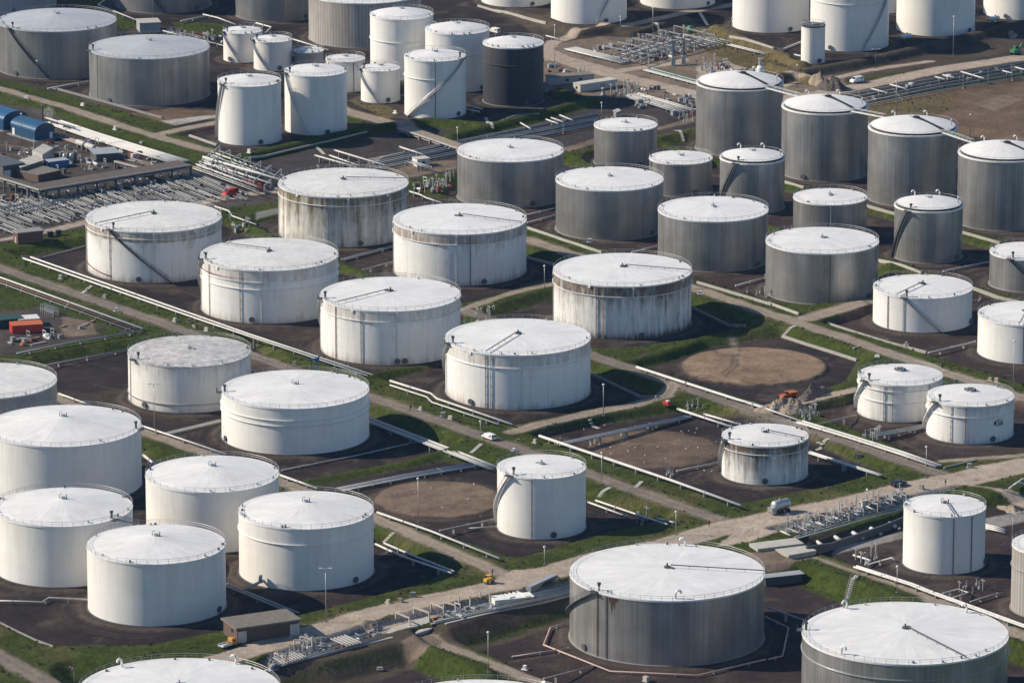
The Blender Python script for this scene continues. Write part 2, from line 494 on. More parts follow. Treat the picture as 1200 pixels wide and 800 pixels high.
# ------------------------------------------------------------------ the tanks
# each: cx, half width, row of the rim's front, row of the foot's front (all read off the photograph), level of its foot, look
FL = 0.4
TANKS = [
 dict(q=(68, 69.5, 37.5, 93), w='grey_dull', r='grey', slope=.11, stair=(-42, 2), walk=None, pole=(8, .0), lab='large dull grey tank with pale roof and dark staircase behind the blue sheds'),
 dict(q=(176, 70.4, 69.5, 124.5), w='grey_dull', r='grey', slope=.11, land=-70, drain=[(-52, 'galv')], lab='large dull grey tank with pale roof and white drain line, beside the grass road'),
 dict(q=(0, 66, -45, 17), w='grey_paint', r='grey', slope=.1, lab='pale grey tank cut by the top left corner of the photo'),
 dict(q=(192, 56, -45, 16), w='grey_dull', r='grey', slope=.1, stair=(-45, 10), lab='dull grey tank at the top edge with a diagonal staircase, above the flat-roofed hut'),
 dict(q=(324, 48, -40, 26), w='grey_dull', r='grey', slope=.1, lab='dull grey tank at the top edge left of the tall ribbed grey tank'),
 dict(q=(428, 66, 4.5, 57), w='grey_rib', r='white', slope=.1, lab='tall grey tank with vertical ribs and white roof behind the small white tanks'),
 dict(q=(285, 23, 40, 74), w='white', r='white', slope=.12, stair=(-62, 0), lab='small white tank, leftmost of the row of small tanks'),
 dict(q=(320, 22.5, 50, 84), w='white', r='white', slope=.12, stair=(-70, -5), lab='small white tank with a diagonal stair, beside the small grey tank'),
 dict(q=(362, 17.5, 62, 83), w='grey_paint', r='white', slope=.1, lab='very small grey tank with white roof among the small white tanks'),
 dict(q=(405, 23, 73, 109), w='white_used', r='white_old', slope=.1, drain=[(28, 'steel')], lab='small white tank with side ladder and grubby roof, behind a taller white tank'),
 dict(q=(446, 23, 84, 121.5), w='white', r='white', slope=.12, stair=(-72, 0), railhi=True, lab='small white tank with diagonal stair, in front of the tall white pair'),
 dict(q=(471, 37, 23.7, 95), w='white', r='white', slope=.16, girder=[.62], lab='tall white tank with one wind girder in front of the ribbed grey tank'),
 dict(q=(536, 37.5, 41, 109), w='white', r='white', slope=.16, girder=[.62], lab='tall white tank directly left of and behind the black-walled tank'),
 dict(q=(510, 36, 72.5, 140), w='white', r='white', slope=.13, girder=[.68], stair=(-55, 62), railhi=True, drain=[(2, 'steel')], lab='tall white tank with long staircase rising to the right, beside the black tank'),
 dict(q=(601.5, 35.5, 57, 125), w='navy', r='white', slope=.16, girder=[.7], lab='tall black-walled tank with white roof'),
 dict(q=(293, 37, 102, 171), w='white', r='white', slope=.13, stair=(-80, -50), lab='tall plain white tank standing left of its twin at the corner of the grass bank'),
 dict(q=(370.5, 36.5, 90, 159), w='white', r='white', slope=.13, stair=(-62, -10), stairtop=True, lab='tall plain white tank carrying the round shadow of its twin, right of it'),
 # far right back row
 dict(q=(606, 42, -55, 9), w='white', r='white', slope=.1, lab='white tank at the top edge behind the black-walled tank, only its foot showing'),
 dict(q=(690, 44.5, -45, 29), w='white', r='white', slope=.1, stair=(8, 60), lab='white tank at the top edge with a dark staircase above the curved dirt road'),
 dict(q=(794, 44, -60, 11), w='white', r='white', slope=.1, lab='white tank at the top edge behind the pipe manifold, only its foot showing'),
 dict(q=(903, 45, -35, 39), w='white', r='white', slope=.1, lab='white tank at the top edge left of the slim white vessel'),
 dict(q=(995, 46, -15, 61), w='white', r='white', slope=.1, stair=(10, 70), girder=[.72], lab='white tank behind the slim white vessel with a dark staircase on its right'),
 dict(q=(1096, 46, -35, 43), w='white', r='white', slope=.1, lab='white tank at the top edge behind the far tall lamp post'),
 dict(q=(1198, 46, -50, 24), w='white', r='white', slope=.1, lab='white tank cut by the top right corner of the photo'),
 dict(q=(952.5, 14, 32, 75.5), w='white', r='dark', slope=.02, drain=[(-20, 'galv')], railhi=True, lab='slim white upright vessel with a dark railed top below the top edge tanks'),
 dict(q=(1040, 22, -50, 16), w='white', r='white', slope=.1, lab='white tank mostly hidden between two larger ones at the top edge'),
 # aluminium tanks
 dict(q=(866, 51, 107, 184), w='grey', r='white', slope=.17, z=FL, ring=True, bridge=25, lab='tall aluminium tank with black gutter and white dome, nearest the manifold'),
 dict(q=(965.5, 50.5, 134.5, 213), w='grey', r='white', slope=.17, ring=True, bridge=25, lab='tall aluminium tank with black gutter, second of the four joined by walkways'),
 dict(q=(1068, 52, 160, 243), w='grey', r='white', slope=.17, ring=True, bridge=25, lab='tall aluminium tank with black gutter, third of the four joined by walkways'),
 dict(q=(1174, 53, 190, 271), w='grey', r='white', slope=.17, ring=True, lab='tall aluminium tank with black gutter at the right edge, last of the joined four'),
 dict(q=(733, 37, 154, 198), w='grey', r='white', slope=.06, lab='mid-size aluminium tank with flat white roof beside the pipe corridor'),
 dict(q=(598, 62, 190, 244), w='grey', r='white', slope=.05, lab='broad aluminium tank with white roof beside the long dark pipe corridor'),
 dict(q=(714, 63, 224, 282), w='grey', r='white', slope=.05, lab='broad aluminium tank with white roof between the stained white tank and the smaller aluminium one'),
 dict(q=(797.5, 37, 193, 231), w='grey', r='white', slope=.07, drain=[(-70, 'steel')], lab='small aluminium tank with flat white roof tucked behind two broad ones'),
 dict(q=(881, 38, 192.5, 251), w='grey', r='white', slope=.14, ring=True, stair=(-75, -35), lab='slim aluminium tank with black gutter ring beside the small flat-roofed ones'),
 dict(q=(835, 64.5, 260, 319), w='grey', r='white', slope=.05, lab='broad aluminium tank right behind the black-streaked white tank'),
 dict(q=(972, 43, 240.5, 283), w='grey', r='white', slope=.06, drain=[(-5, 'galv')], lab='small aluminium tank with white roof peeping over a broad bright one'),
 dict(q=(962.5, 66, 297.5, 357), w='grey', r='white', slope=.05, drain=[(2, 'steel')], lab='broad aluminium tank with a bright reflection and white roof at the road junction'),
 dict(q=(1087, 40, 249, 309), w='grey', r='white', slope=.15, ring=True, stair=(-80, -45), lab='slim aluminium tank with black gutter ring standing alone near the right edge'),
 dict(q=(1204, 45, 305, 343), w='grey', r='white', slope=.06, stair=(-38, 15), lab='small aluminium tank with diagonal staircase cut by the right edge'),
 # right white ones
 dict(q=(1080.5, 58, 350, 390), w='white', r='white', slope=.05, stair=(-30, 15), drain=[(-52, 'steel'), (-31, 'galv')], walk=-40, man=[65], lab='low clean white tank with diagonal staircase on the brown soil right of the junction'),
 dict(q=(1203, 58, 382, 427), w='white', r='white', slope=.06, drain=[(-15, 'steel')], walk=-20, lab='white tank cut by the right edge, above the long road'),
 dict(q=(1054, 49.5, 452, 495), w='white_used', r='white', slope=.09, girder=[.83, .52], stair=(-100, -62), whitestair=True, drain=[(-30, 'galv'), (-18, 'galv'), (35, 'rust')], man=[42], hatchroof=True, lab='white tank with two ring girders and a pale curved stair, left of the numbered tank'),
 dict(q=(1136, 51, 476.5, 520.5), w='white_used', r='white', slope=.09, girder=[.7], stair=(-100, -60), whitestair=True, drain=[(-35, 'pink_pipe'), (-15, 'rust')], man=[22], hatchroof=True, number='456', lab='white tank with the number 456 painted on its wall'),
 dict(q=(896, 50.5, 523.5, 568.5), w='white_moss2', r='white', slope=.07, girder=[.78], walk=60, man=[-5], stair=(-100, -70), lab='small white tank with heavy black streaks round its top in a basin of its own'),
 # middle white rows
 dict(q=(181.5, 79, 272.5, 332), w='white_band', r='white_old', slope=.05, girder=[.86], stair=(-32, 22), walk=-52, drain=[(-72, 'pink_pipe'), (-33, 'rust')], man=[-6], cap=True, lab='broad white tank with grimy top band, fire line and staircase falling to the right'),
 dict(q=(403, 76, 231.5, 290), w='white_moss', r='white_old', slope=.05, girder=[.82], walk=100, man=[18], drain=[(-13, 'galv')], cap=True, lab='broad white tank heavily stained with green-brown streaks, rearmost of the stained row'),
 dict(q=(316.5, 80.5, 317.5, 379.5), w='white_used2', r='white_old', slope=.05, girder=[.78, .64], walk=-125, drain=[(-55, 'galv'), (-20, 'rust')], man=[-10], stair=(-105, -70), cap=True, lab='broad white tank with two ring girders and thin red lines amid its row'),
 dict(q=(539, 78, 275, 335.5), w='white_band', r='white', slope=.045, girder=[.8], walk=70, drain=[(10, 'steel')], man=[22], cap=True, lab='broad white tank with brown rust streaks under its rim, in front of the aluminium tanks'),
 dict(q=(458, 82, 365, 428), w='white_used2', r='white', slope=.045, girder=[.8], walk=-50, drain=[(-48, 'steel'), (-22, 'steel')], man=[8, 14], stair=(-110, -75), cap=True, lab='broad white tank with vertical streaks and dark ladder line, beside the road berm'),
 dict(q=(729, 81, 336, 398), w='white_black', r='white', slope=.045, girder=[.8], walk=80, drain=[(-24, 'steel'), (-18, 'galv')], man=[14], cap=True, lab='broad white tank with a black grimy band all round its top'),
 dict(q=(607, 85, 416.5, 480.5), w='white_used2', r='white', slope=.045, girder=[.76], walk=-26, drain=[(-26, 'steel'), (-22, 'galv')], man=[-40], stair=(-110, -70), cap=True, lab='broad faintly streaked white tank throwing its shadow on the looping road'),
 # left white ones
 dict(q=(223, 72, 430, 484), w='white_used', r='speckled', slope=.045, man=[-40, 70], low=True, drain=[(-65, 'galv')], land=-55, lab='white tank with speckled grey roof on the dark soil behind the double-girder tank'),
 dict(q=(346.5, 86.5, 479, 533), w='white', r='white', slope=.075, girder=[.74, .62], land=-80, man=[-65], lab='broad white tank with two close ring girders whose shadow falls on the grass verge'),
 dict(q=(-12, 80, 467, 522), w='grey_paint', r='white_old', slope=.05, lab='weathered grey-white tank cut by the left edge, behind the largest white cone roof'),
 dict(q=(76, 91, 523.5, 592), w='white', r='white', slope=.13, land=85, lab='largest plain white tank at the left edge with a cone roof'),
 dict(q=(76, 81, 617, 688), w='white', r='white', slope=.13, land=55, gangway=True, lab='plain white cone-roofed tank at the left edge linked by a gangway to its neighbour'),
 dict(q=(250, 78, 577, 648), w='white', r='white', slope=.13, lab='plain white cone-roofed tank hemmed in behind two others'),
 dict(q=(184.5, 81, 661, 733.5), w='white', r='white', slope=.13, man=[70], lab='plain white cone-roofed tank nearest the brick pump house, front of the left cluster'),
 dict(q=(359.5, 79, 620, 692), w='white', r='white', slope=.13, girder=[.74], man=[50], nozzle=-35, lab='white cone-roofed tank with one ring girder and a curved shadow, right of the left cluster'),
 dict(q=(634.5, 52, 561, 632), w='white', r='white', slope=.06, stair=(-100, -45), whitestair=True, drain=[(-13, 'steel')], man=[15], lab='tall narrow white tank with curved pale stair, next to the bare earth disc'),
 dict(q=(781, 114, 704, 780), w='grey', r='white', slope=.045, z=-1.1, stair=(-112, -50), walk=85, drain=[(-48, 'steel'), (-41, 'steel')], man=[-60], goose=[(165, .92), (2, .93)], stain=-36, lab='huge aluminium tank with white roof and a rust stain under its rim'),
 dict(q=(1058.5, 120.5, 778.5, 862), w='grey', r='white', slope=.045, z=-1.1, girder=[.78], walk=28, land=-100, goose=[(-150, .93), (130, .9), (-48, .95)], lab='huge aluminium tank with white roof and dark radial line, cut by the bottom edge'),
 dict(q=(1105.5, 48, 606, 673), w='white', r='white', slope=.07, drain=[(4, 'steel'), (32, 'steel')], railhi=True, man=[70], walk=5, lab='tall white tank with two dark vertical lines in the lower right basin'),
 dict(q=(1236, 52, 652, 727), w='grey_rib', r='white', slope=.07, girder=[.68], lab='ribbed pale grey tank cut by the right edge'),
 dict(q=(212, 118, 845, 925), w='white', r='white', slope=.05, z=-1.1, goose=[(-135, .93), (150, .95)], lab='huge white roof rising into the bottom left of the photo'),
 dict(q=(562, 110, 866, 945), w='white', r='white', slope=.045, z=-1.1, goose=[(130, .93)], lab='huge white roof just touching the bottom edge below the dirt bank'),
]
S['white_moss2'] = shell_mat('white_wall_black_runs', (.72, .71, .68), dirt=(.075, .07, .062), amount=1.0, bias=1.6, band=.9, thr=.50, streak=.06, seams=.05)
S['white_used2'] = shell_mat('white_wall_streaked_top', (.73, .72, .69), dirt=(.15, .115, .085), amount=.6, bias=3.2, band=.5, thr=.61, streak=.05, seams=.09, low=.3)


def solve_tank(t):
    cx, a, yr, yb = t['q']
    z0 = t.get('z', FL)
    g = P(cx, yb, z0)
    d = np.array([g[0] - CAM[0], g[1] - CAM[1], 0]); d /= np.linalg.norm(d)
    R, h = 20.0, 15.0
    for _ in range(30):
        C = g + d * R
        dep = proj(C + np.array([0, 0, h * .7]))[2]
        R = a * dep / FPX
        y = proj(g + np.array([0, 0, h]))[1]
        h += (y - yr) * proj(g)[2] / FPX / math.cos(PITCH)
    t['C'], t['R'], t['h'] = g + d * R, R, h
    t['psi'] = math.atan2(d[0], d[1])        # small turn so that angle 0 faces the camera


for t in TANKS:
    solve_tank(t)

# ------------------------------------------------------------------ ground plan, in photograph pixels
LINE_N = [(-80, 296), (0, 285), (100, 267), (327, 238), (480, 212), (540, 201), (660, 181), (770, 160), (815, 151), (1000, 128), (1300, 60)]
BASINS = [   # floor outlines (z = 0) of the bunded basins
 [(27, 302), (100, 290), (262, 264), (300, 282), (397, 320), (430, 328), (545, 374), (520, 421), (437, 439)],
 [(457, 447), (517, 428), (560, 394), (692, 439), (770, 466), (742, 475), (695, 481), (605, 501)],
 [(632, 513), (690, 500), (800, 483), (870, 492), (950, 520), (1032, 554), (960, 574), (868, 592)],
 [(56, 427), (152, 410), (297, 405), (340, 452), (432, 488), (525, 525), (450, 548), (362, 566), (300, 548), (262, 535), (68, 463)],
 [(372, 570), (520, 541), (585, 552), (690, 588), (775, 612), (700, 628), (605, 656), (442, 600)],
 [(-60, 435), (20, 470), (170, 537), (330, 598), (440, 635), (530, 669), (475, 690), (352, 722), (262, 740), (175, 758), (90, 760), (62, 758), (0, 731), (-80, 695)],
 [(625, 267), (530, 233), (540, 215), (660, 193), (905, 274), (1028, 312), (1018, 340), (945, 361), (905, 356)],
 [(972, 382), (1035, 358), (1145, 345), (1300, 395), (1300, 490), (1200, 452)],
 [(700, 190), (775, 172), (840, 195), (920, 225), (1015, 250), (1130, 285), (1260, 322), (1260, 368), (1150, 338), (1035, 303), (920, 269), (780, 226)],
 [(790, 170), (818, 163), (1000, 143), (1290, 180), (1290, 312), (1172, 282), (1015, 240), (920, 212), (850, 190)],
 [(300, 264), (335, 254), (480, 228), (535, 237), (617, 303), (650, 312), (648, 330), (545, 358), (500, 345), (400, 308)],
 [(580, 372), (648, 352), (812, 362), (872, 383), (800, 402), (720, 412), (690, 408)],
 [(748, 430), (800, 413), (870, 402), (915, 396), (1005, 424), (990, 448), (945, 463), (905, 478), (865, 466)],
 [(955, 485), (1005, 470), (1100, 468), (1200, 478), (1250, 520), (1140, 541), (1105, 546)],
 [(950, 645), (1058, 616), (1150, 598), (1280, 570), (1280, 765), (1200, 733), (1075, 688), (985, 657)],
]
LOWS = [     # deeper floors (z = -1.5) at the bottom of the photograph
 [(548, 757), (667, 722), (800, 703), (900, 686), (937, 682), (1012, 712), (1250, 800), (1300, 880), (640, 900), (600, 780)],
 [(395, 800), (475, 780), (520, 800), (560, 840), (350, 860), (100, 850), (90, 800), (300, 812)],
]
TRENCH = [(302, 782), (335, 762), (440, 734), (600, 699), (668, 684), (668, 695), (520, 729), (460, 745), (312, 785)]
TRENCH2 = [(900, 625), (950, 606), (1060, 578), (1150, 556), (1150, 567), (1060, 595), (948, 632)]
# roads: points, half width in metres, level, tone
ROADS = [
 ([(-60, 293), (0, 314), (175, 373), (345, 434), (600, 523), (840, 608)], 2.6, PL, 'road_grey'),
 ([(545, 364), (690, 415), (790, 449), (900, 487), (1000, 520), (1098, 553), (1130, 562)], 2.8, PL, 'road_grey'),
 ([(617, 280), (680, 301), (812, 337), (900, 367), (1000, 399), (1100, 434), (1200, 466), (1300, 500)], 2.7, PL, 'road'),
 ([(-40, 427), (60, 462), (167, 505), (242, 531), (440, 607), (600, 677)], 2.5, PL, 'road'),
 ([(200, 797), (262, 772), (300, 760), (360, 742), (440, 717), (500, 704), (600, 683), (680, 662)], 4.2, PL, 'road_tan'),
 ([(640, 672), (700, 654), (780, 638), (850, 618), (920, 603), (1000, 588), (1075, 569), (1150, 555), (1300, 525)], 4.9, PL, 'road_tan'),
 ([(935, 650), (952, 656), (1050, 687), (1107, 708), (1200, 745), (1300, 785)], 2.4, PL * .6, 'road'),
 ([(505, 745), (517, 755), (600, 787), (690, 820)], 2.0, .5, 'road'),
 ([(-60, 745), (0, 768), (50, 797), (100, 830)], 2.8, PL, 'road_grey'),
 ([(600, 506), (640, 495), (695, 483), (740, 475), (780, 463), (790, 449)], 2.3, PL, 'road'),
 ([(945, 373), (985, 362), (1022, 351)], 3.2, PL, 'road'),
 ([(905, 482), (936, 471), (1003, 456)], 2.2, PL, 'road_tan'),
 ([(540, 363), (600, 343), (660, 330)], 1.6, PL, 'road'),
 ([(1105, 540), (1200, 533)], 1.5, PL, 'road'),
]
ROADS_N = [
 ([(-60, 90), (0, 104), (75, 125), (150, 150), (195, 163), (245, 177)], 2.4, 1.2, 'road'),
 ([(185, 158), (210, 152), (262, 142)], 2.4, 1.2, 'road'),
 ([(380, 120), (407, 131), (460, 145), (500, 159)], 3.4, .3, 'road'),
 ([(637, 70), (636, 60), (650, 49), (705, 33), (750, 27), (805, 14), (870, 4)], 2.6, .3, 'road_tan'),
 ([(632, 58), (660, 70), (700, 83), (760, 98), (820, 112), (870, 128)], 4.6, .3, 'road_tan'),
 ([(640, 62), (720, 84), (790, 74), (800, 70)], 2.6, .3, 'road_tan'),
 ([(900, 118), (957, 111), (1020, 99), (1100, 82), (1200, 67), (1300, 50)], 4.4, .3, 'road_tan'),
 ([(880, 88), (960, 96), (1020, 82), (1090, 72)], 1.8, .3, 'road_tan'),
 ([(225, 240), (262, 232), (330, 222)], 2.6, .3, 'road_tan'),
 ([(0, 282), (50, 273), (105, 259)], 2.4, .3, 'road_tan'),
]
# ------------------------------------------------------------------ terrain: one height field, split where the surface changes
X0, X1, Y0, Y1, DX, DY = -255.0, 255.0, -425.0, 600.0, 0.52, 0.95
xs = np.arange(X0, X1 + .01, DX)
ys = np.arange(Y0, Y1 + .01, DY)
NX, NY = len(xs), len(ys)
GX, GY = np.meshgrid(xs, ys)


def vnoise(x, y, scale, seed, octaves=3, gain=.5):
    out = np.zeros_like(x, dtype=np.float32)
    amp, tot = 1.0, 0.0
    for o in range(octaves):
        g = np.random.default_rng(seed + o).random((256, 256)).astype(np.float32)
        u = x / scale + 37.7 * o
        v = y / scale + 91.3 * o
        iu, iv = np.floor(u).astype(int), np.floor(v).astype(int)
        fu, fv = u - iu, v - iv
        fu = fu * fu * (3 - 2 * fu); fv = fv * fv * (3 - 2 * fv)
        a, b = iu & 255, iv & 255
        a1, b1 = (iu + 1) & 255, (iv + 1) & 255
        out += amp * ((g[b, a] * (1 - fu) + g[b, a1] * fu) * (1 - fv) + (g[b1, a] * (1 - fu) + g[b1, a1] * fu) * fv)
        tot += amp
        amp *= gain
        scale *= .48
    return out / tot


N_big = vnoise(GX, GY, 34, 11, 4)
N_mid = vnoise(GX, GY, 9, 21, 4)
N_fine = vnoise(GX, GY, 2.6, 31, 3)
N_edge = vnoise(GX, GY, 5, 41, 3, .6) - .5
N_white = np.random.default_rng(5).random(GX.shape).astype(np.float32)

TONE = {
 'soil': (.025, .0205, .0215), 'soil_red': (.036, .0265, .027), 'soil_brown': (.060, .045, .038), 'gravel': (.085, .070, .058),
 'grass': (.039, .053, .0095), 'grass_dark': (.030, .042, .012), 'dry': (.100, .080, .038), 'deadbank': (.062, .050, .037),
 'road': (.250, .210, .170), 'road_grey': (.165, .142, .122), 'road_tan': (.345, .285, .230), 'sand': (.225, .160, .108),
 'disc': (.175, .128, .094), 'dirt': (.165, .128, .098), 'plant': (.066, .057, .051), 'concrete': (.330, .315, .285),
 'paving': (.235, .225, .215), 'earthfield': (.120, .085, .058), 'ash': (.048, .042, .040),
}
KIND = {'grass': 1, 'grass_dark': 1, 'dry': 1, 'road': 2, 'road_grey': 2, 'road_tan': 2}
H = np.full(GX.shape, PL, np.float32)
CC = np.zeros(GX.shape + (3,), np.float32)
KK = np.ones(GX.shape, np.int8)


def window(pts, m):
    pts = np.asarray(pts)
    i0 = max(0, int((pts[:, 0].min() - m - X0) / DX)); i1 = min(NX, int((pts[:, 0].max() + m - X0) / DX) + 2)
    j0 = max(0, int((pts[:, 1].min() - m - Y0) / DY)); j1 = min(NY, int((pts[:, 1].max() + m - Y0) / DY) + 2)
    return slice(j0, max(j0, j1)), slice(i0, max(i0, i1))


def seg_d(x, y, a, b):
    ax, ay = a[0], a[1]
    dx, dy = b[0] - ax, b[1] - ay
    L2 = dx * dx + dy * dy + 1e-9
    t = np.clip(((x - ax) * dx + (y - ay) * dy) / L2, 0, 1)
    return np.hypot(x - ax - t * dx, y - ay - t * dy), t


def sd_poly(pts, m):
    """signed distance (negative inside) on the window of the grid round the outline"""
    w = window(pts, m)
    x, y = GX[w], GY[w]
    d = np.full(x.shape, 1e9)
    ins = np.zeros(x.shape, bool)
    n = len(pts)
    for i in range(n):
        a, b = pts[i], pts[(i + 1) % n]
        d = np.minimum(d, seg_d(x, y, a, b)[0])
        c = ((a[1] > y) != (b[1] > y)) & (x < (b[0] - a[0]) * (y - a[1]) / (b[1] - a[1] + 1e-12) + a[0])
        ins ^= c
    return w, np.where(ins, -d, d)


def sd_line(pts, m):
    w = window(pts, m)
    x, y = GX[w], GY[w]
    d = np.full(x.shape, 1e9)
    for i in range(len(pts) - 1):
        d = np.minimum(d, seg_d(x, y, pts[i], pts[i + 1])[0])
    return w, d


def sstep(a, b, v):
    t = np.clip((v - a) / (b - a), 0, 1)
    return t * t * (3 - 2 * t)


def paint(w, cover, tone, alpha=1.0, var=.28):
    c = np.array(TONE[tone], np.float32)
    nb = (1 - var + 2 * var * N_mid[w])[..., None] * (.86 + .28 * N_fine[w])[..., None]
    col = c * nb
    k = np.clip(cover, 0, 1)[..., None] * alpha
    CC[w] = CC[w] * (1 - k) + col * k
    if alpha >= .75:
        KK[w] = np.where(cover > .5, KIND.get(tone, 0), KK[w])


def W(pts, z):
    return [P(a, b, z)[:2] for a, b in pts]


def area(px, z, tone, edge=.6, soft=.5, alpha=1.0, var=.28):
    w, d = sd_poly(W(px, z), 4)
    paint(w, 1 - sstep(-soft, soft, d + N_edge[w] * 2 * edge), tone, alpha, var)


def sink(px, z, slope=4.6, zref=None):
    w, d = sd_poly(W(px, z), slope + 3)
    k = 1 - np.clip((d + N_edge[w] * .3) / slope, 0, 1) if slope > 1.5 else 1 - sstep(0.0, slope, d)
    H[w] = H[w] * (1 - k) + z * k
    return w, d


# grass everywhere first
full = (slice(0, NY), slice(0, NX))
g1, g2 = np.array(TONE['grass']), np.array(TONE['dry'])
mixg = sstep(.52, .78, N_big * .55 + N_mid * .45)[..., None]
CC[:] = (g1 * (1 - mixg * .55) + g2 * mixg * .55) * (.68 + .64 * N_fine)[..., None] * (.8 + .4 * N_mid)[..., None]

# the lower works area to the north
NZ = LINE_N + [(1400, -80), (-260, -80)]
NZ[0] = (-200, 310)
w, d = sink(NZ, .3, 4.5)
paint(w, 1 - sstep(-.4, .4, d + N_edge[w] * 2), 'ash')
Z3 = .3
area([(-200, 100), (0, 112), (100, 142), (205, 188), (330, 222), (330, 238), (200, 254), (-200, 330)], Z3, 'plant', 1)
area([(-150, -70), (650, -70), (650, 60), (640, 112), (560, 141), (430, 154), (283, 187), (222, 160), (190, 141), (62, 104), (-150, 50)], Z3, 'soil', .8)
area([(560, -70), (1300, -70), (1300, 10), (1200, 30), (1075, 58), (945, 84), (900, 72), (860, 48), (800, 20), (750, 30), (700, 36), (650, 52), (640, 60), (600, 40)], Z3, 'soil', .8)
area([(625, 70), (637, 55), (700, 42), (860, 52), (990, 92), (1000, 128), (880, 132), (815, 125), (700, 112), (640, 112)], Z3, 'dirt', 1)
area([(815, 78), (860, 70), (960, 92), (900, 108), (820, 100)], Z3, 'road_tan', 1.2)
area([(600, 22), (640, 18), (700, 34), (650, 52), (625, 40)], Z3, 'deadbank', .8)
area([(800, 28), (862, 44), (935, 76), (920, 92), (860, 76), (800, 46)], Z3, 'dry', .8)
area([(985, 140), (1010, 128), (1200, 96), (1320, 75), (1320, 200), (1120, 172), (1020, 150)], Z3, 'earthfield', 1.4)
area([(1000, 135), (1060, 118), (1130, 120), (1110, 140), (1040, 150)], Z3, 'dry', 2.0, 2, .8)
area([(1140, 128), (1175, 118), (1200, 122), (1165, 137)], Z3, 'dirt', 1)
area([(955, 84), (1060, 70), (1180, 45), (1200, 58), (1100, 78), (1010, 92)], Z3, 'deadbank', 1)
area([(985, 96), (1060, 84), (1090, 86), (1020, 98)], Z3, 'grass', .8)
area([(975, 112), (1010, 122), (1300, 70), (1300, 55), (1200, 74), (1100, 88), (1020, 104)], Z3, 'ash', .6)
# pipe corridor below the north bank
area([(300, 212), (430, 182), (560, 166), (690, 128), (815, 118), (818, 148), (660, 178), (480, 208), (327, 234)], Z3, 'ash', .8)
area([(430, 186), (520, 170), (640, 150), (700, 136), (700, 142), (640, 158), (520, 178), (432, 194)], Z3, 'paving', .4)
area([(450, 196), (500, 188), (536, 188), (536, 198), (470, 210)], Z3, 'dirt', .6)
area([(650, 176), (695, 163), (770, 150), (815, 136), (815, 143), (700, 168), (655, 181)], Z3, 'dirt', .5)
area([(300, 218), (400, 196), (410, 204), (327, 228)], Z3, 'paving', .7, .6, .7)
area([(-80, 245), (30, 232), (228, 200), (300, 205), (330, 215), (235, 236), (105, 255), (-80, 285)], Z3, 'ash', .8)
for q in ([(0, 180), (40, 184), (60, 190)], [(60, 172), (130, 192)], [(5, 170), (70, 178), (110, 196)]):
    w, d = sd_line(W(q, Z3), 5)
    paint(w, (1 - sstep(.5, 2.5, d + N_edge[w] * 3)) * .7, 'dirt', .7)
# grass around the north-west road
area([(-80, 80), (0, 90), (62, 105), (190, 141), (222, 160), (283, 188), (330, 212), (300, 212), (205, 190), (100, 148), (40, 126), (-80, 108)], .9, 'grass', .6)
area([(66, -6), (104, -6), (150, 22), (165, 34), (140, 34)], Z3, 'grass', .6)
area([(200, 26), (265, 28), (262, 42), (215, 38)], Z3, 'grass', .8)
area([(150, 133), (200, 127), (256, 130), (256, 140), (190, 143)], Z3, 'earthfield', 1)
area([(188, 142), (256, 134), (256, 137), (205, 147)], Z3, 'concrete', .2)
area([(408, 118), (425, 112), (470, 132), (455, 140)], Z3, 'dry', .8)
area([(400, 130), (425, 137), (430, 150), (405, 150)], Z3, 'grass', .8)
w, d = sd_line(W([(-60, 97), (0, 108), (75, 130), (195, 163), (245, 178), (300, 200)], .8), 12)
H[w] = np.maximum(H[w], (1.2 * (1 - sstep(4, 9, d)) + Z3 * sstep(4, 9, d)))


def ridge(px, z, top, crest, sw, tone=None, base=None, edge=.4):
    w, d = sd_line(W(px, z), crest + sw + 3)
    k = 1 - sstep(crest, crest + sw, d + N_edge[w] * .4)
    H[w] = np.maximum(H[w], H[w] * (1 - k) + top * k)
    if tone:
        paint(w, 1 - sstep(crest + sw - .2, crest + sw + .6, d + N_edge[w] * 2 * edge), tone)


ridge([(262, 190), (290, 182), (430, 150), (500, 141), (560, 146)], 1.6, 2.4, .9, 4.0, 'grass')
ridge([(530, 159), (570, 149), (632, 133), (690, 117)], 1.6, 2.4, .9, 4.0, 'grass')
ridge([(640, 112), (655, 104), (690, 117)], 1.6, 1.9, .6, 3.0, 'grass')
ridge([(905, 92), (945, 84), (1010, 73), (1073, 58), (1140, 42), (1260, 14)], 1.6, 2.8, .8, 4.5, 'deadbank')
ridge([(600, 12), (640, 24), (680, 38), (720, 32)], 1.6, 2.6, .8, 4.5, 'deadbank')
ridge([(840, 32), (880, 50), (912, 62), (940, 74)], 1.6, 2.4, .8, 4.0, 'dry')
ridge([(905, 76), (950, 92), (958, 95)], 1.6, 2.4, .8, 3.2, 'dry')
ridge([(700, 27), (740, 40), (800, 22)], 1.0, 2.0, .8, 3.0, 'deadbank')

# the bunded basins
for i, b in enumerate(BASINS):
    w, d = sink(b, 0.0)
    paint(w, 1 - sstep(-.3, .3, d + N_edge[w] * .8), 'soil_red' if i in (6, 7, 8, 9, 14, 13) else 'soil', var=.22)
    br = sstep(.55, .8, N_big[w]) * (1 - sstep(-3, -1, d))
    paint(w, br, 'soil_brown', .55)
    dr = np.exp(-((d - .2) / .55) ** 2) * .6          # worn foot of the slope
    paint(w, dr, 'gravel', .7)
for b in LOWS:
    w, d = sink(b, -1.5, 6.5)
    paint(w, 1 - sstep(-.3, .3, d + N_edge[w] * 1.3), 'soil_red', var=.2)
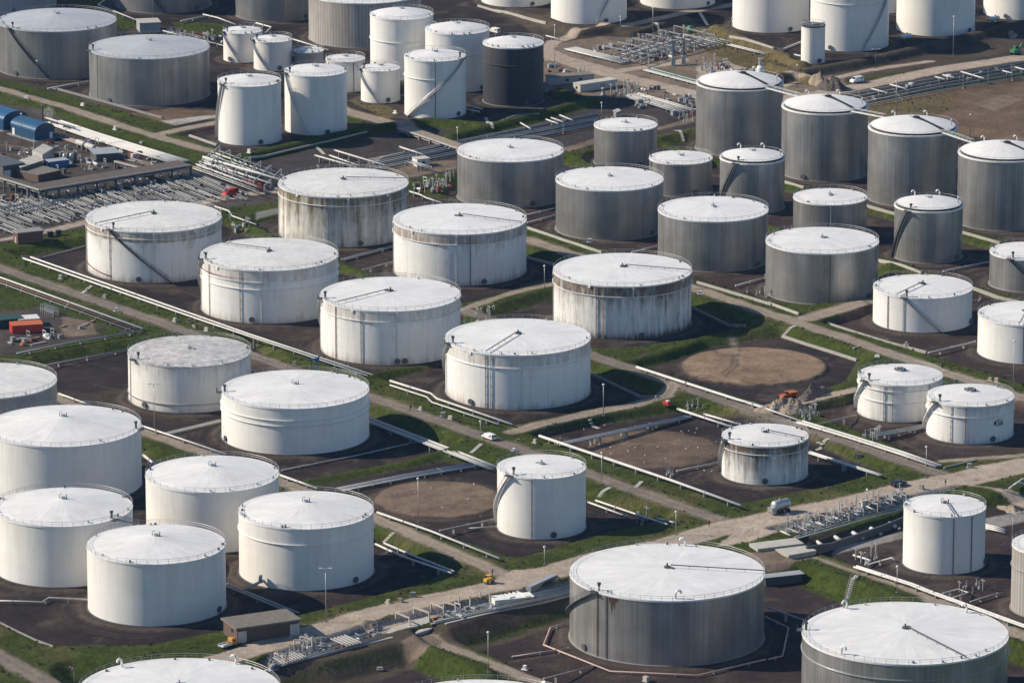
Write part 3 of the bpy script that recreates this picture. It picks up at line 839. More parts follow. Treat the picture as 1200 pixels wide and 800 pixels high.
# the dirt bank along the lower trench
w, d = sd_line(W([(292, 800), (330, 790), (460, 757), (545, 738), (667, 706)], 0.2), 6)
paint(w, 1 - sstep(3.2, 4.4, d + N_edge[w] * 2), 'deadbank')
w, d = sd_line(W([(330, 802), (420, 781), (490, 764)], -.9), 5)
paint(w, (1 - sstep(.8, 2.2, d)) * sstep(.4, .6, N_mid[w]), 'grass_dark', .8)
w, d = sd_line(W([(556, 748), (600, 739), (667, 716)], -.9), 5)
paint(w, 1 - sstep(1.0, 2.4, d + N_edge[w] * 1.5), 'grass_dark', .9)
area([(285, 802), (310, 788), (460, 749), (522, 733), (667, 699), (667, 721), (548, 756), (490, 772), (395, 801)], .6, 'deadbank', .9)
w, d = sd_line(W([(320, 806), (420, 783), (490, 766)], -.9), 5)
paint(w, (1 - sstep(.6, 2.4, d + N_edge[w] * 2)) * .8, 'grass_dark', .8)
w, d = sd_line(W([(552, 752), (600, 740), (667, 717)], -.9), 5)
paint(w, 1 - sstep(.8, 2.4, d + N_edge[w] * 2), 'grass_dark', .9)
# small low banks that cross between basins
ridge([(362, 563), (450, 547), (517, 533)], .6, .9, .6, 1.6, 'grass')
ridge([(735, 424), (770, 415), (812, 401)], 1.6, 2.1, .8, 3.6, 'grass')
# worksite on the left
area([(-60, 345), (25, 356), (60, 362), (112, 379), (150, 388), (80, 402), (30, 414), (-60, 420)], PL, 'plant', 1.2)
area([(70, 368), (110, 379), (118, 392), (76, 395)], PL, 'dirt', 1.4)
area([(-60, 352), (40, 356), (40, 362), (-60, 366)], PL, 'grass', 1)
area([(110, 385), (150, 384), (125, 396)], PL, 'grass', .6)
# concrete margins by the north bank of the stained tanks
area([(300, 257), (330, 250), (330, 253), (300, 261)], .0, 'concrete', .3)

# trenches of pipes
for tr in (TRENCH, TRENCH2):
    w, d = sink(tr, .7, .7)
    paint(w, 1 - sstep(-.2, .5, d), 'paving', var=.4)
area([(975, 650), (1060, 630), (1062, 622), (980, 640)], 0, 'paving', .3)
area([(1150, 608), (1200, 598), (1260, 585), (1260, 597), (1152, 622)], 0, 'paving', .3)
area([(940, 640), (1058, 612), (1058, 619), (950, 648)], 0, 'soil_brown', .3)

# roads
for pts, hw, z, tone in ROADS_N + ROADS:
    w, d = sd_line(W(pts, z), hw + 5)
    if z > 1.9:
        k = 1 - sstep(hw + .2, hw + 2.6, d)
        H[w] = H[w] * (1 - k) + z * k
    elif z < .31:
        pass
    else:
        k = 1 - sstep(hw + .2, hw + 3.5, d)
        H[w] = H[w] * (1 - k) + z * k
    paint(w, 1 - sstep(-.4, .4, d - hw + N_edge[w] * 1.6), tone, var=.16)
    track = np.exp(-((d - hw * .42) / .45) ** 2)
    paint(w, track * .45 * (d < hw), 'road_tan' if tone != 'road_tan' else 'road', .5)
    mid = np.exp(-(d / .5) ** 2) * sstep(.5, .7, N_mid[w])
    if hw < 3.2: paint(w, mid * .6, 'dry', .5)
    verge = np.exp(-((d - hw - .5) / .8) ** 2) * .6
    paint(w, verge * sstep(.35, .6, N_mid[w]), 'dirt', .6)
# wide worn yards beside the main track
area([(560, 690), (600, 668), (640, 664), (610, 690)], PL, 'road_tan', 1)
area([(440, 730), (470, 718), (520, 708), (505, 722), (455, 742)], PL, 'road_tan', .8)
area([(840, 640), (870, 612), (920, 604), (930, 616), (880, 634)], PL, 'road_tan', 1)
area([(1090, 562), (1150, 545), (1230, 530), (1230, 548), (1130, 570)], PL, 'road_tan', .8)
area([(1085, 578), (1130, 567), (1160, 575), (1120, 586)], PL, 'grass', .6)
area([(1155, 570), (1210, 556), (1210, 566), (1175, 576)], PL, 'grass_dark', .6)
area([(1120, 566), (1160, 572), (1200, 585), (1215, 590), (1200, 575)], PL, 'road_tan', .6)
# earth faces and scars
area([(470, 760), (500, 742), (520, 752), (500, 770), (478, 772)], .2, 'dirt', 1)
area([(870, 655), (925, 648), (950, 655), (925, 668), (890, 672)], .6, 'dirt', 1)
area([(486, 775), (520, 764), (575, 782), (560, 798), (520, 796)], -.4, 'grass', .6)
area([(938, 662), (950, 658), (1050, 692), (1085, 706), (1010, 709), (940, 681)], .3, 'grass', .6)

# round earth pads where a tank once stood
for (cx, cy, a, tone, top) in ((883.5, 428, 83, 'sand', .75), (513, 584, 74, 'disc', .5), (765, 526, 78, 'disc', .06)):
    c = P(cx, cy, top)
    rad = a * proj(c)[2] / FPX
    w = window([c[:2]], rad + 8)
    d = np.hypot(GX[w] - c[0], GY[w] - c[1]) - rad
    if top > .1:
        k = 1 - sstep(0, 1.6, d)
        H[w] = H[w] * (1 - k) + top * k
    paint(w, (1 - sstep(-.5, .8, d + N_edge[w] * 2.4)), tone, .95 if top > .1 else .62, .34)
    rim = np.exp(-((d - 1.5) / 1.2) ** 2)
    paint(w, rim * sstep(.3, .6, N_mid[w]), 'gravel' if top < .6 else 'ash', .6)
    if tone == 'sand':
        for q in ([(806, 441), (845, 438), (858, 428), (860, 410), (858, 400)], [(806, 444), (850, 440), (864, 428), (866, 408)]):
            w2, d2 = sd_line(W(q, top), 3)
            paint(w2, np.exp(-(d2 / .5) ** 2), 'soil_brown', .6)
        w2, d2 = sd_line(W([(858, 398), (862, 412), (870, 424)], top), 6)
        paint(w2, np.exp(-(d2 / 1.3) ** 2) * sstep(.3, .6, N_fine[w2]), 'road_tan', .6)
w, d = sd_line(W([(690, 528), (715, 515), (740, 520), (790, 520)], 0), 8)
paint(w, np.exp(-(d / 2.2) ** 2) * sstep(.45, .6, N_fine[w]), 'sand', .5)

# the gravel ring every tank stands on
for t in TANKS:
    c, rad, z0 = t['C'], t['R'], t.get('z', FL)
    w = window([c[:2]], rad + 9)
    d = np.hypot(GX[w] - c[0], GY[w] - c[1]) - rad
    k = 1 - sstep(1.6, 4.6, d)
    H[w] = H[w] * (1 - k) + (z0 - .06) * k
    paint(w, 1 - sstep(2.6, 3.4, d + N_edge[w] * 1.6), 'gravel', .8, .3)
    paint(w, np.exp(-((d - 1.0) / .8) ** 2), 'soil', .55)
    paint(w, np.exp(-((d - 3.6) / .5) ** 2), 'soil_brown', .5)

# tracks worn round the tanks and thin drain lines across the floors
for t in TANKS:
    c, rad = t['C'], t['R']
    w = window([c[:2]], rad + 12)
    d = np.hypot(GX[w] - c[0], GY[w] - c[1]) - rad
    floor = (KK[w] == 0) & (H[w] < .55)
    for q in (6.6, 8.3):
        paint(w, np.exp(-((d - q + N_edge[w] * 1.5) / .38) ** 2) * sstep(.42, .6, N_mid[w]) * floor, 'soil_brown', .65)
for q in ([(207, 339), (237, 349)], [(700, 566), (728, 556), (745, 553)], [(605, 365), (650, 358)], [(480, 640), (470, 652), (446, 668)], [(452, 628), (470, 635), (440, 655)], [(110, 450), (160, 462)], [(640, 372), (700, 392)],
          [(560, 395), (530, 420)], [(955, 498), (1010, 482)], [(1050, 515), (1105, 540)], [(810, 348), (880, 340)], [(760, 418), (748, 429)], [(600, 768), (660, 758)], [(1000, 352), (1050, 385)], [(620, 480), (600, 492)], [(380, 440), (300, 470)]):
    w, d = sd_line(W(q, 0), 3)
    paint(w, np.exp(-(d / .42) ** 2), 'gravel', .8)
# scattered stains, puddle-dark patches, worn grass
N_p = vnoise(GX, GY, 15, 91, 5, .6)
paint(full, sstep(.52, .66, N_p) * (KK == 0) * (CC[..., 0] < .10), "soil_brown", .5)
paint(full, sstep(.64, .72, vnoise(GX, GY, 6, 97, 4, .6)) * (KK == 0), 'gravel', .45)
CC *= (1 - .18 * sstep(.60, .68, vnoise(GX, GY, 8, 103, 4, .6)) * (KK == 0))[..., None]
CC *= np.where(KK == 1, .72 + .56 * N_white, .88 + .24 * N_white)[..., None]
CC *= np.where(KK == 1, (.78 + .44 * vnoise(GX, GY, 1.3, 61, 2)), 1.0)[..., None]
H += ((N_mid - .5) * .22 + (N_fine - .5) * .14) * np.where(KK == 1, 1.0, np.where(KK == 2, .25, .55))


def hz(x, y):
    u = (x - X0) / DX; v = (y - Y0) / DY
    i = int(min(max(u, 0), NX - 2)); j = int(min(max(v, 0), NY - 2))
    fu = min(max(u - i, 0), 1); fv = min(max(v - j, 0), 1)
    return float((H[j, i] * (1 - fu) + H[j, i + 1] * fu) * (1 - fv) + (H[j + 1, i] * (1 - fu) + H[j + 1, i + 1] * fu) * fv)


def G(px, py, lift=0.0):
    """the terrain point seen at px, py (lift: for something carried that high above the ground)"""
    z = 1.0
    for _ in range(8):
        p = P(px, py, z + lift)
        z = .5 * z + .5 * hz(p[0], p[1])
    p = P(px, py, z + lift)
    p[2] = hz(p[0], p[1])
    return p


def ground_mat():
    k = NT('ground_surface')
    at = k.n('ShaderNodeAttribute', attribute_name='Col')
    tc = k.n('ShaderNodeTexCoord').outputs['Object']
    n1 = k.ramp(k.noise(tc, 1.7, 6, .7), [(.28, .72), (.72, 1.26)])
    n2 = k.ramp(k.noise(tc, .21, 4, .6), [(.3, .88), (.7, 1.1)])
    c = k.mix(1.0, at.outputs['Color'], n1, 'MULTIPLY')
    c = k.mix(1.0, c, n2, 'MULTIPLY')
    n3 = k.ramp(k.noise(tc, 3.4, 3, .7), [(.60, 0.0), (.70, 1.0)])
    c = k.mix(k.math('MULTIPLY', n3, .30), c, (.19, .165, .14))
    k.l(c, k.b.inputs['Base Color'])
    k.b.inputs['Roughness'].default_value = 1.0
    k.b.inputs['Specular IOR Level'].default_value = .08
    bp = k.n('ShaderNodeBump')
    bp.inputs['Strength'].default_value = .6
    bp.inputs['Distance'].default_value = .35
    k.l(k.noise(tc, 1.1, 5, .7), bp.inputs['Height'])
    k.l(bp.outputs[0], k.b.inputs['Normal'])
    return k.m


M['ground'] = ground_mat()


def terrain_piece(name, faces_mask, kind):
    jj, ii = np.nonzero(faces_mask)
    a = jj * NX + ii
    quads = np.stack([a, a + 1, a + NX + 1, a + NX], 1)
    used, inv = np.unique(quads.ravel(), return_inverse=True)
    V = np.stack([GX.ravel()[used], GY.ravel()[used], H.ravel()[used]], 1).astype(np.float32)
    me = bpy.data.meshes.new(name)
    nf = len(quads)
    me.vertices.add(len(V)); me.vertices.foreach_set('co', V.ravel())
    me.loops.add(nf * 4); me.loops.foreach_set('vertex_index', inv.astype(np.int32).ravel())
    me.polygons.add(nf)
    me.polygons.foreach_set('loop_start', np.arange(0, nf * 4, 4, dtype=np.int32))
    me.polygons.foreach_set('use_smooth', np.ones(nf, bool))
    me.update(calc_edges=True)
    ca = me.color_attributes.new('Col', 'FLOAT_COLOR', 'POINT')
    col = np.ones((len(V), 4), np.float32)
    col[:, :3] = CC.reshape(-1, 3)[used]
    ca.data.foreach_set('color', col.ravel())
    me.materials.append(M['ground'])
    o = bpy.data.objects.new(name, me)
    COL.objects.link(o)
    o['kind'] = kind
    return o


KF = KK[:-1, :-1]
terrain_piece('ground', KF == 0, 'structure')
gr = terrain_piece('grass', KF == 1, 'stuff')
tag(gr, 'short green and dry grass on the banks and verges', 'grass')
terrain_piece('road', KF == 2, 'structure')
# tufts standing in the grass
rt = np.random.default_rng(77)
jj, ii = np.nonzero(KF == 1)
pick = rt.choice(len(jj), 26000, replace=False)
tx = GX[jj[pick], ii[pick]] + rt.random(26000) * DX; ty = GY[jj[pick], ii[pick]] + rt.random(26000) * DY
tz = H[jj[pick], ii[pick]]
keep = N_mid[jj[pick], ii[pick]] > .42
tx, ty, tz = tx[keep], ty[keep], tz[keep]; nt = len(tx)
TV = np.zeros((nt, 2, 3, 3), np.float32)
th = rt.random(nt) * 6.28; sz = (.22 + .38 * rt.random(nt) ** 2)
for q in range(2):
    a = th + q * 1.6
    cx, sx = np.cos(a) * sz * .8, np.sin(a) * sz * .8
    TV[:, q, 0] = np.stack([tx - cx, ty - sx, tz - .05], 1)
    TV[:, q, 1] = np.stack([tx + cx, ty + sx, tz - .05], 1)
    TV[:, q, 2] = np.stack([tx + cx * .2 + (rt.random(nt) - .5) * .3, ty + sx * .2, tz + sz], 1)
me = bpy.data.meshes.new('grass_tufts'); me.from_pydata(TV.reshape(-1, 3).tolist(), [], np.arange(nt * 6).reshape(-1, 3).tolist()); me.update()
me.materials.append(plain('tuft_blades', (.085, .090, .034), 1.0, scale=.05, var=.6))
o = bpy.data.objects.new('grass_tufts', me); COL.objects.link(o); o['kind'] = 'stuff'; tag(o, 'coarse tufts standing in the grass of the banks', 'grass')
# the land beyond, out to the horizon
far = MB()
B = 9000
far.add([(-B, -B, -2.6), (B, -B, -2.6), (B, B, -2.6), (-B, B, -2.6)], [(0, 1, 2, 3)])
fm = plain('distant_land', (.085, .08, .05), 1.0, scale=.01, var=.4)
far.build('terrain', fm, None, kind='structure')
# ------------------------------------------------------------------ tanks
def uvmesh(name, mat, parent, V, F, um, un, smooth=True):
    me = bpy.data.meshes.new(name)
    me.from_pydata([tuple(map(float, v)) for v in V], [], F)
    l1, l2 = me.uv_layers.new(name='m'), me.uv_layers.new(name='n')
    i = 0
    for fi, f in enumerate(F):
        for k in range(len(f)):
            l1.data[i].uv = um[fi][k]; l2.data[i].uv = un[fi][k]; i += 1
    me.materials.append(mat)
    me.polygons.foreach_set('use_smooth', [smooth] * len(me.polygons))
    me.update()
    o = bpy.data.objects.new(name, me)
    COL.objects.link(o)
    o.parent = parent
    return o


def make_tank(t):
    C, R, h, psi = t['C'], t['R'], t['h'], t['psi']
    root = empty('storage_tank', C, t['lab'], 'storage tank')
    rr = random.Random(int(C[0] * 13 + C[1] * 7))

    def D(deg):      # unit vector of an angle round the wall; 0 faces the camera, positive to the right
        a = R_(deg) + psi
        return np.array([math.sin(a), -math.cos(a), 0.0])

    def at(deg, r, z): return D(deg) * r + np.array([0, 0, z])
    N = 96 if R > 12 else 64
    # wall
    V, F, um, un = [], [], [], []
    zs = [0, h * .25, h * .5, h * .75, h]
    seam = 180
    for z in zs:
        for k in range(N + 1):
            V.append(at(seam + 360 * k / N, R, z))
    for j in range(len(zs) - 1):
        for k in range(N):
            a = j * (N + 1) + k
            F.append((a, a + 1, a + N + 2, a + N + 1))
            u0, u1 = k / N, (k + 1) / N
            v0, v1 = zs[j] / h, zs[j + 1] / h
            n4 = [(u0, v0), (u1, v0), (u1, v1), (u0, v1)]
            un.append(n4)
            um.append([(u * 2 * math.pi * R, v * h) for u, v in n4])
    uvmesh('tank_wall', S[t['w']], root, V, F, um, un)
    # roof
    Rr = R * (.955 if t.get('ring') else 1.0)
    rise = Rr * t['slope']
    V, F, um, un = [], [], [], []
    rings = 12
    zb = h + (.05 if not t.get('ring') else .72)
    dome = t.get('ring') or t['slope'] > .15
    prof = []
    for i in range(rings + 1):
        f = 1 - i / rings
        if dome: z = zb + rise * (1 - f ** 1.8)
        else: z = zb + rise * (1 - f) * (1.0 if f > .08 else .985)
        prof.append((max(f, .004) * Rr, z, f))
    if not t.get('ring'):
        prof = [(R + .12, h - .35, 1), (R + .12, zb, 1)] + prof
    for r, z, f in prof:
        for k in range(N + 1):
            V.append(at(360 * k / N, r, z))
    for j in range(len(prof) - 1):
        for k in range(N):
            a = j * (N + 1) + k
            F.append((a, a + 1, a + N + 2, a + N + 1))
            n4 = [(k / N, prof[j][2]), ((k + 1) / N, prof[j][2]), ((k + 1) / N, prof[j + 1][2]), (k / N, prof[j + 1][2])]
            un.append(n4); um.append(n4)
    ro = uvmesh('roof', T[t['r']], root, V, F, um, un)
    if not t.get('ring'):
        for i in range(2 * N): ro.data.polygons[i].use_smooth = False

    def rz(r):      # roof height at a radius
        f = min(max(r / Rr, 0), 1)
        return zb + (rise * (1 - f ** 1.8) if dome else rise * (1 - f))
    o0 = np.array(C)

    def b(mb, name, mat, smooth=False):
        return mb.local(name, M[mat] if isinstance(mat, str) else mat, root, smooth)
    if t.get('ring'):
        m = MB(); m.ring((0, 0, 0), R * .88, R * .957, h - .25, h + .70, 72); b(m, 'roof_gutter', 'black')
        m = MB(); m.ring((0, 0, 0), R * .95, R + .16, h - .35, h + .10, 72); b(m, 'rim', 'white')
        if 'bridge' in t or t['q'][0] > 1100:
            m = MB(); a = 25
            p0, p1 = at(40, R * .93, h + .95), at(60, R * .08, rz(R * .08) + .2)
            m.beam(p0, p1, 1.3, .55)
            s = np.cross(p1 - p0, (0, 0, 1)); s /= np.linalg.norm(s)
            m.cyl(p1, 1.1, 1.1, .35, 12)
            b(m, 'roof_walkway', 'black')
        for a in (200, 150, 75):                # goosenecks and vents on the dome
            m = MB(); p = at(a, R * .86, rz(R * .86))
            m.tube([p + D(a) * .0 + np.array((0, 0, z_)) + D(a + 90) * x_ for x_, z_ in ((0, 0), (0, 1.1), (.35, 1.6), (.9, 1.6), (1.2, 1.1))], .22, 6)
            b(m, 'gooseneck_vent', 'white', True)
    # foot ring
    m = MB(); m.ring((0, 0, 0), R - .3, R + .35, -.35, .08, 72); b(m, 'foot_ring', 'steel' if t['w'].startswith('white') else 'concrete_dk')
    # wind girders
    for gq in t.get('girder', []):
        z = h * gq
        m = MB(); m.ring((0, 0, 0), R, R + .3, z - .07, z + .07, 96)
        b(m, 'wind_girder', S[t['w']] if False else M['white' if t['w'].startswith('white') else ('steel' if t['w'] == 'navy' else 'galv')])
    # railing
    if t['slope'] < .5 and not t.get('ring') and R * 1 > 3:
        m = MB()
        top = 1.15
        r0 = R + .02
        nn = max(24, int(2 * math.pi * R / 2.6))
        for k in range(nn):
            m.beam(at(360 * k / nn, r0, zb), at(360 * k / nn, r0, zb + top), .075, .075)
        for zz in (top, top * .55):
            m.tube([at(360 * k / 72, r0, zb + zz) for k in range(72)], .045 if zz == top else .03, 4, True)
        b(m, 'railing', 'galv')
        # small nozzles and clips round the edge of the roof
        for k in range(rr.randint(5, 9)):
            a = rr.uniform(0, 360); p = at(a, R * rr.uniform(.93, .975), 0); p[2] = rz(np.hypot(p[0], p[1]))
            m = MB()
            if rr.random() < .5: m.box(p, (.5, .5, .45), rr.random())
            else: m.cyl(p, .25, .25, .6, 8)
            b(m, 'roof_nozzle', 'steel' if rr.random() < .4 else 'galv')
    if t.get('ring'):
        m = MB(); nn = int(2 * math.pi * R / 2.6)
        for k in range(nn):
            m.beam(at(360 * k / nn, R, h + .4), at(360 * k / nn, R, h + 1.35), .07, .07)
        m.tube([at(360 * k / 72, R, h + 1.35) for k in range(72)], .04, 4, True)
        b(m, 'railing', 'galv')
    # centre of the roof
    m = MB(); zc = rz(0)
    if t['slope'] < .07:
        m.cyl((0, 0, zc - .15), .8, .8, .5, 14); m.cyl((0, 0, zc + .3), .22, .22, .8, 8)
        a = rr.uniform(0, 6.28); m.box((1.1 * math.cos(a), 1.1 * math.sin(a), zc - .15), (1.1, .7, .4), a)
    else:
        m.cyl((0, 0, zc - .15), .7, .6, .55, 14); m.cyl((.9, .2, zc - .3), .16, .16, 1.2, 8); m.tube([(-.9, 0, zc - .2), (-.9, 0, zc + .9), (-.6, .1, zc + 1.2), (-.2, .2, zc + .9)], .1, 6)
    b(m, 'roof_vent', 'steel' if t.get('walk') is not None else 'galv')
    if t.get('hatchroof'):
        m = MB(); m.box((0, 1.2, zc - .4), (2.6, 2.2, .9), .4); b(m, 'roof_hatch', 'steel')
    # handrail / walkway from the centre to the rim
    if t.get('walk') is not None:
        a = t['walk']; m = MB()
        p0, p1 = at(a, R * .04, rz(R * .04)), at(a, R * .99, rz(R * .99))
        s = D(a + 90)
        m.beam(p0 + (0, 0, .75), p1 + (0, 0, .75), .22, .2)
        n2 = int(R / 4)
        for k in range(n2 + 1):
            p = p0 + (p1 - p0) * k / n2
            m.beam(p, p + (0, 0, .75), .1, .1)
        b(m, 'roof_walkway', 'steel')
    # staircase climbing round the wall
    if 'stair' in t:
        a0, a1 = t['stair']; tz = h
        m, rl = MB(), MB()
        if t['lab'].find('rising to the right') >= 0: lo, hi = a0, a1
        elif a0 < -60 and a1 < -20: lo, hi = a0 - 6, a1
        elif 'falling' in t['lab'] or (a0 < 0 and a1 >= -15): lo, hi = a1, a0
        elif a0 >= 0: lo, hi = a0, a1
        else: lo, hi = a0, a1
        arc = abs(R_(hi - lo)) * R
        n2 = max(8, int(arc / 1.0))
        pin, pout = [], []
        for k in range(n2 + 1):
            f = k / n2; a = lo + (hi - lo) * f; z = .2 + (tz - .2) * f
            pin.append(at(a, R + .12, z)); pout.append(at(a, R + 1.05, z))
        for k in range(n2):
            q = [pin[k], pin[k + 1], pout[k + 1], pout[k]]
            up = np.array((0, 0, .3))
            vs = [p - up for p in q] + q
            m.add(vs, [(0, 1, 2, 3), (7, 6, 5, 4), (0, 4, 5, 1), (1, 5, 6, 2), (2, 6, 7, 3), (3, 7, 4, 0)])
        rl.tube([p + (0, 0, 1.05) for p in pout], .055, 4)
        rl.tube([p + (0, 0, .55) for p in pout], .04, 4)
        for k in range(0, n2 + 1, 2): rl.beam(pout[k], pout[k] + (0, 0, 1.05), .06, .06)
        mm = 'white' if t.get('whitestair') or t.get('stairtop') else ('steel' if t['w'] in ('grey', 'grey_dull', 'white_band') else 'galv')
        st = b(m, 'staircase', mm)
        q = rl.local('handrail', M['galv' if mm != 'steel' else 'steel'], st)
        t.setdefault('land', hi)
    if 'land' in t:
        a = t['land']; m = MB(); c = at(a, R + .5, h + .02)
        m.box(c - (0, 0, .12), (2.2, 1.7, .16), R_(a) + psi)
        for da, dr in ((-2.5, 1.2), (2.5, 1.2), (0, 1.3)):
            p = at(a + da * 12 / R, R + dr, h); m.beam(p, p + (0, 0, 1.2), .09, .09)
        p = at(a + 20 / R, R - .9, h + .1); m.cyl(p, .3, .3, 1.9, 8); m.box(p + (0, 0, 1.5), (.8, .6, .5), .3)
        b(m, 'landing', 'steel')
    # lines that run up the wall
    for dq in t.get('drain', []):
        a, mt = dq; m = MB()
        wd = .08 if mt in ('rust', 'pink_pipe') else .11
        m.tube([at(a, R + .2, .2), at(a, R + .2, h - .3)], wd, 6)
        for k in range(6): m.box(at(a, R + .1, h * (k + .5) / 6), (.25, .22, .15), R_(a) + psi)
        b(m, 'wall_pipe', mt)
    if t['lab'].find('fire line') > 0:
        m = MB(); m.tube([at(-88 + 54 * k / 16, R + .25, 3.4 - 2.0 * k / 16) for k in range(17)], .13, 6)
        b(m, 'fire_line', 'rust')
    if 'thin red lines' in t['lab']:
        m = MB(); m.tube([at(-95 + 80 * k / 20, R + .5, h * .84) for k in range(21)], .09, 6); b(m, 'fire_line', 'rust')
    if t.get('number'):
        cu = bpy.data.curves.new('digits', 'FONT'); cu.body = t['number']; cu.size = 2.5; cu.align_x = 'CENTER'; cu.extrude = .03; cu.offset = .01
        to = bpy.data.objects.new('digits', cu); COL.objects.link(to)
        bpy.context.view_layer.update()
        ev = to.evaluated_get(bpy.context.evaluated_depsgraph_get())
        tm = ev.to_mesh()
        vs = []
        for v in tm.vertices:
            a = 31 + math.degrees(v.co.x * .92 / R)
            vs.append(at(a, R + .05 + v.co.z, h * .44 + v.co.y))
        fs = [tuple(p.vertices) for p in tm.polygons]
        ev.to_mesh_clear()
        bpy.data.objects.remove(to); bpy.data.curves.remove(cu)
        m = MB(); m.add(vs, fs); b(m, 'painted_number', 'black')
    # manholes
    for a in t.get('man', [rr.choice((-35, 25, 50))]):
        m = MB(); p0, p1 = at(a, R - .1, 1.25), at(a, R + .4, 1.25)
        m.tube([p0, p1], .68, 14); m.tube([p1 - D(a) * .12, p1 + D(a) * .05], .84, 14)
        b(m, 'manhole', 'steel')
    if t.get('nozzle') is not None:
        a = t['nozzle']; m = MB(); m.tube([at(a, R, 1.6), at(a, R + 1.6, 1.6), at(a - 2, R + 6, .8)], .38, 10)
        m.cyl(at(a, R + 1.2, 1.4), .5, .5, 2.0, 10); b(m, 'outlet_pipe', 'grey_pipe', True)
    # vents shaped like a hook
    for a, fr in t.get('goose', []):
        p = at(a, R * fr, 0); p[2] = rz(R * fr); s = D(a + 90); m = MB()
        m.tube([p + s * x_ + np.array((0, 0, z_)) for x_, z_ in ((0, 0), (0, 1.2), (.15, 1.75), (.65, 2.1), (1.2, 1.85), (1.4, 1.3))], .28, 8)
        b(m, 'gooseneck_vent', 'white', True)
    # shell collar, low belt, grimy rim cap
    if t.get('low'):
        m = MB(); m.ring((0, 0, 0), R, R + .25, h * .16, h * .185, 96); b(m, 'belt', 'galv')
    if t.get('cap'):
        for k in range(8):
            a = 360 * k / 8 + 7 + rr.uniform(-9, 9)
            m = MB(); m.box(at(a, R + .1, h - .95), (.8, .4, .8), R_(a) + psi); m.box(at(a, R + .12, .2), (.22, .2, h - 1.2), R_(a) + psi) if k % 3 == 0 else None
            b(m, 'foam_chamber', 'white')
    if t.get('stain') is not None:
        a = t['stain']; V, F = [], []
        for (da, zt, zb2, dr) in ((-3.4, h - .6, h - 1.4, .02), (-2.2, h - .5, h - 2.0, .02), (-1.3, h - .5, h - 4.8, .02), (-.3, h - .5, h - 1.9, .02), (.5, h - .5, h - 3.8, .02), (1.4, h - .5, h - 1.6, .02), (3.2, h - .6, h - 1.2, .02)):
            V += [at(a + da, R + dr, zt), at(a + da, R + dr, zb2)]
        n2 = len(V) // 2
        for k in range(n2 - 1): F.append((2 * k, 2 * k + 1, 2 * k + 3, 2 * k + 2))
        m = MB(); m.add(V, F); b(m, 'rust_stain', 'stain')
    if t.get('gangway'):
        m = MB(); p0 = at(55, R, h + .1); p1 = p0 + np.array((7, -4.2, 0))
        m.beam(p0, p1, 1.0, .2)
        s = np.cross(p1 - p0, (0, 0, 1)); s /= np.linalg.norm(s)
        for q in (-.5, .5):
            m.beam(p0 + s * q + (0, 0, 1), p1 + s * q + (0, 0, 1), .09, .09)
            for k in range(6):
                p = p0 + (p1 - p0) * k / 5 + s * q; m.beam(p, p + (0, 0, 1), .07, .07)
        b(m, 'gangway', 'steel')
    return root


for t in TANKS:
    make_tank(t)

# walkways that join the four tanks with black gutters
RT = [t for t in TANKS if t.get('ring') and t['R'] > 13]
names = ['first and second', 'second and third', 'third and fourth']
for i in range(len(RT) - 1):
    a, c = RT[i], RT[i + 1]
    pa, pc = a['C'] + (0, 0, a['h'] + .5), c['C'] + (0, 0, c['h'] + .5)
    d = pc - pa; d[2] = 0; d /= np.linalg.norm(d)
    p0, p1 = pa + d * a['R'] * .98, pc - d * c['R'] * .98
    root = empty('walkway_bridge', p0, 'white footbridge between the tops of the %s black-guttered aluminium tanks' % names[i], 'footbridge', 'footbridges joining the aluminium tanks')
    m = MB(); m.beam(p0, p1, 1.1, .25); m.build('deck', M['white'], root)
    s = np.cross(d, (0, 0, 1)); m = MB()
    for q in (-.55, .55):
        m.beam(p0 + s * q + (0, 0, 1.1), p1 + s * q + (0, 0, 1.1), .08, .08)
        for k in range(9):
            p = p0 + (p1 - p0) * k / 8 + s * q; m.beam(p, p + (0, 0, 1.1), .07, .07)
    m.build('railing', M['white'], root)
# ------------------------------------------------------------------ helpers for everything that is not a tank
def unit(v):
    v = np.asarray(v, float).copy(); v[2] = 0
    return v / np.linalg.norm(v)


UA = unit(P(600, 523) - P(0, 314))        # the way the long roads run, down to the right
UB = unit(P(667, 667) - P(300, 760))      # the way the main track runs, up to the right
ANG_A = math.atan2(UA[1], UA[0]); ANG_B = math.atan2(UB[1], UB[0])
FLANGE = {}


def line_pts(pts, lift):
    out = []
    for q in pts:
        g = G(q[0], q[1], lift)
        out.append(g + (0, 0, lift))
    return out


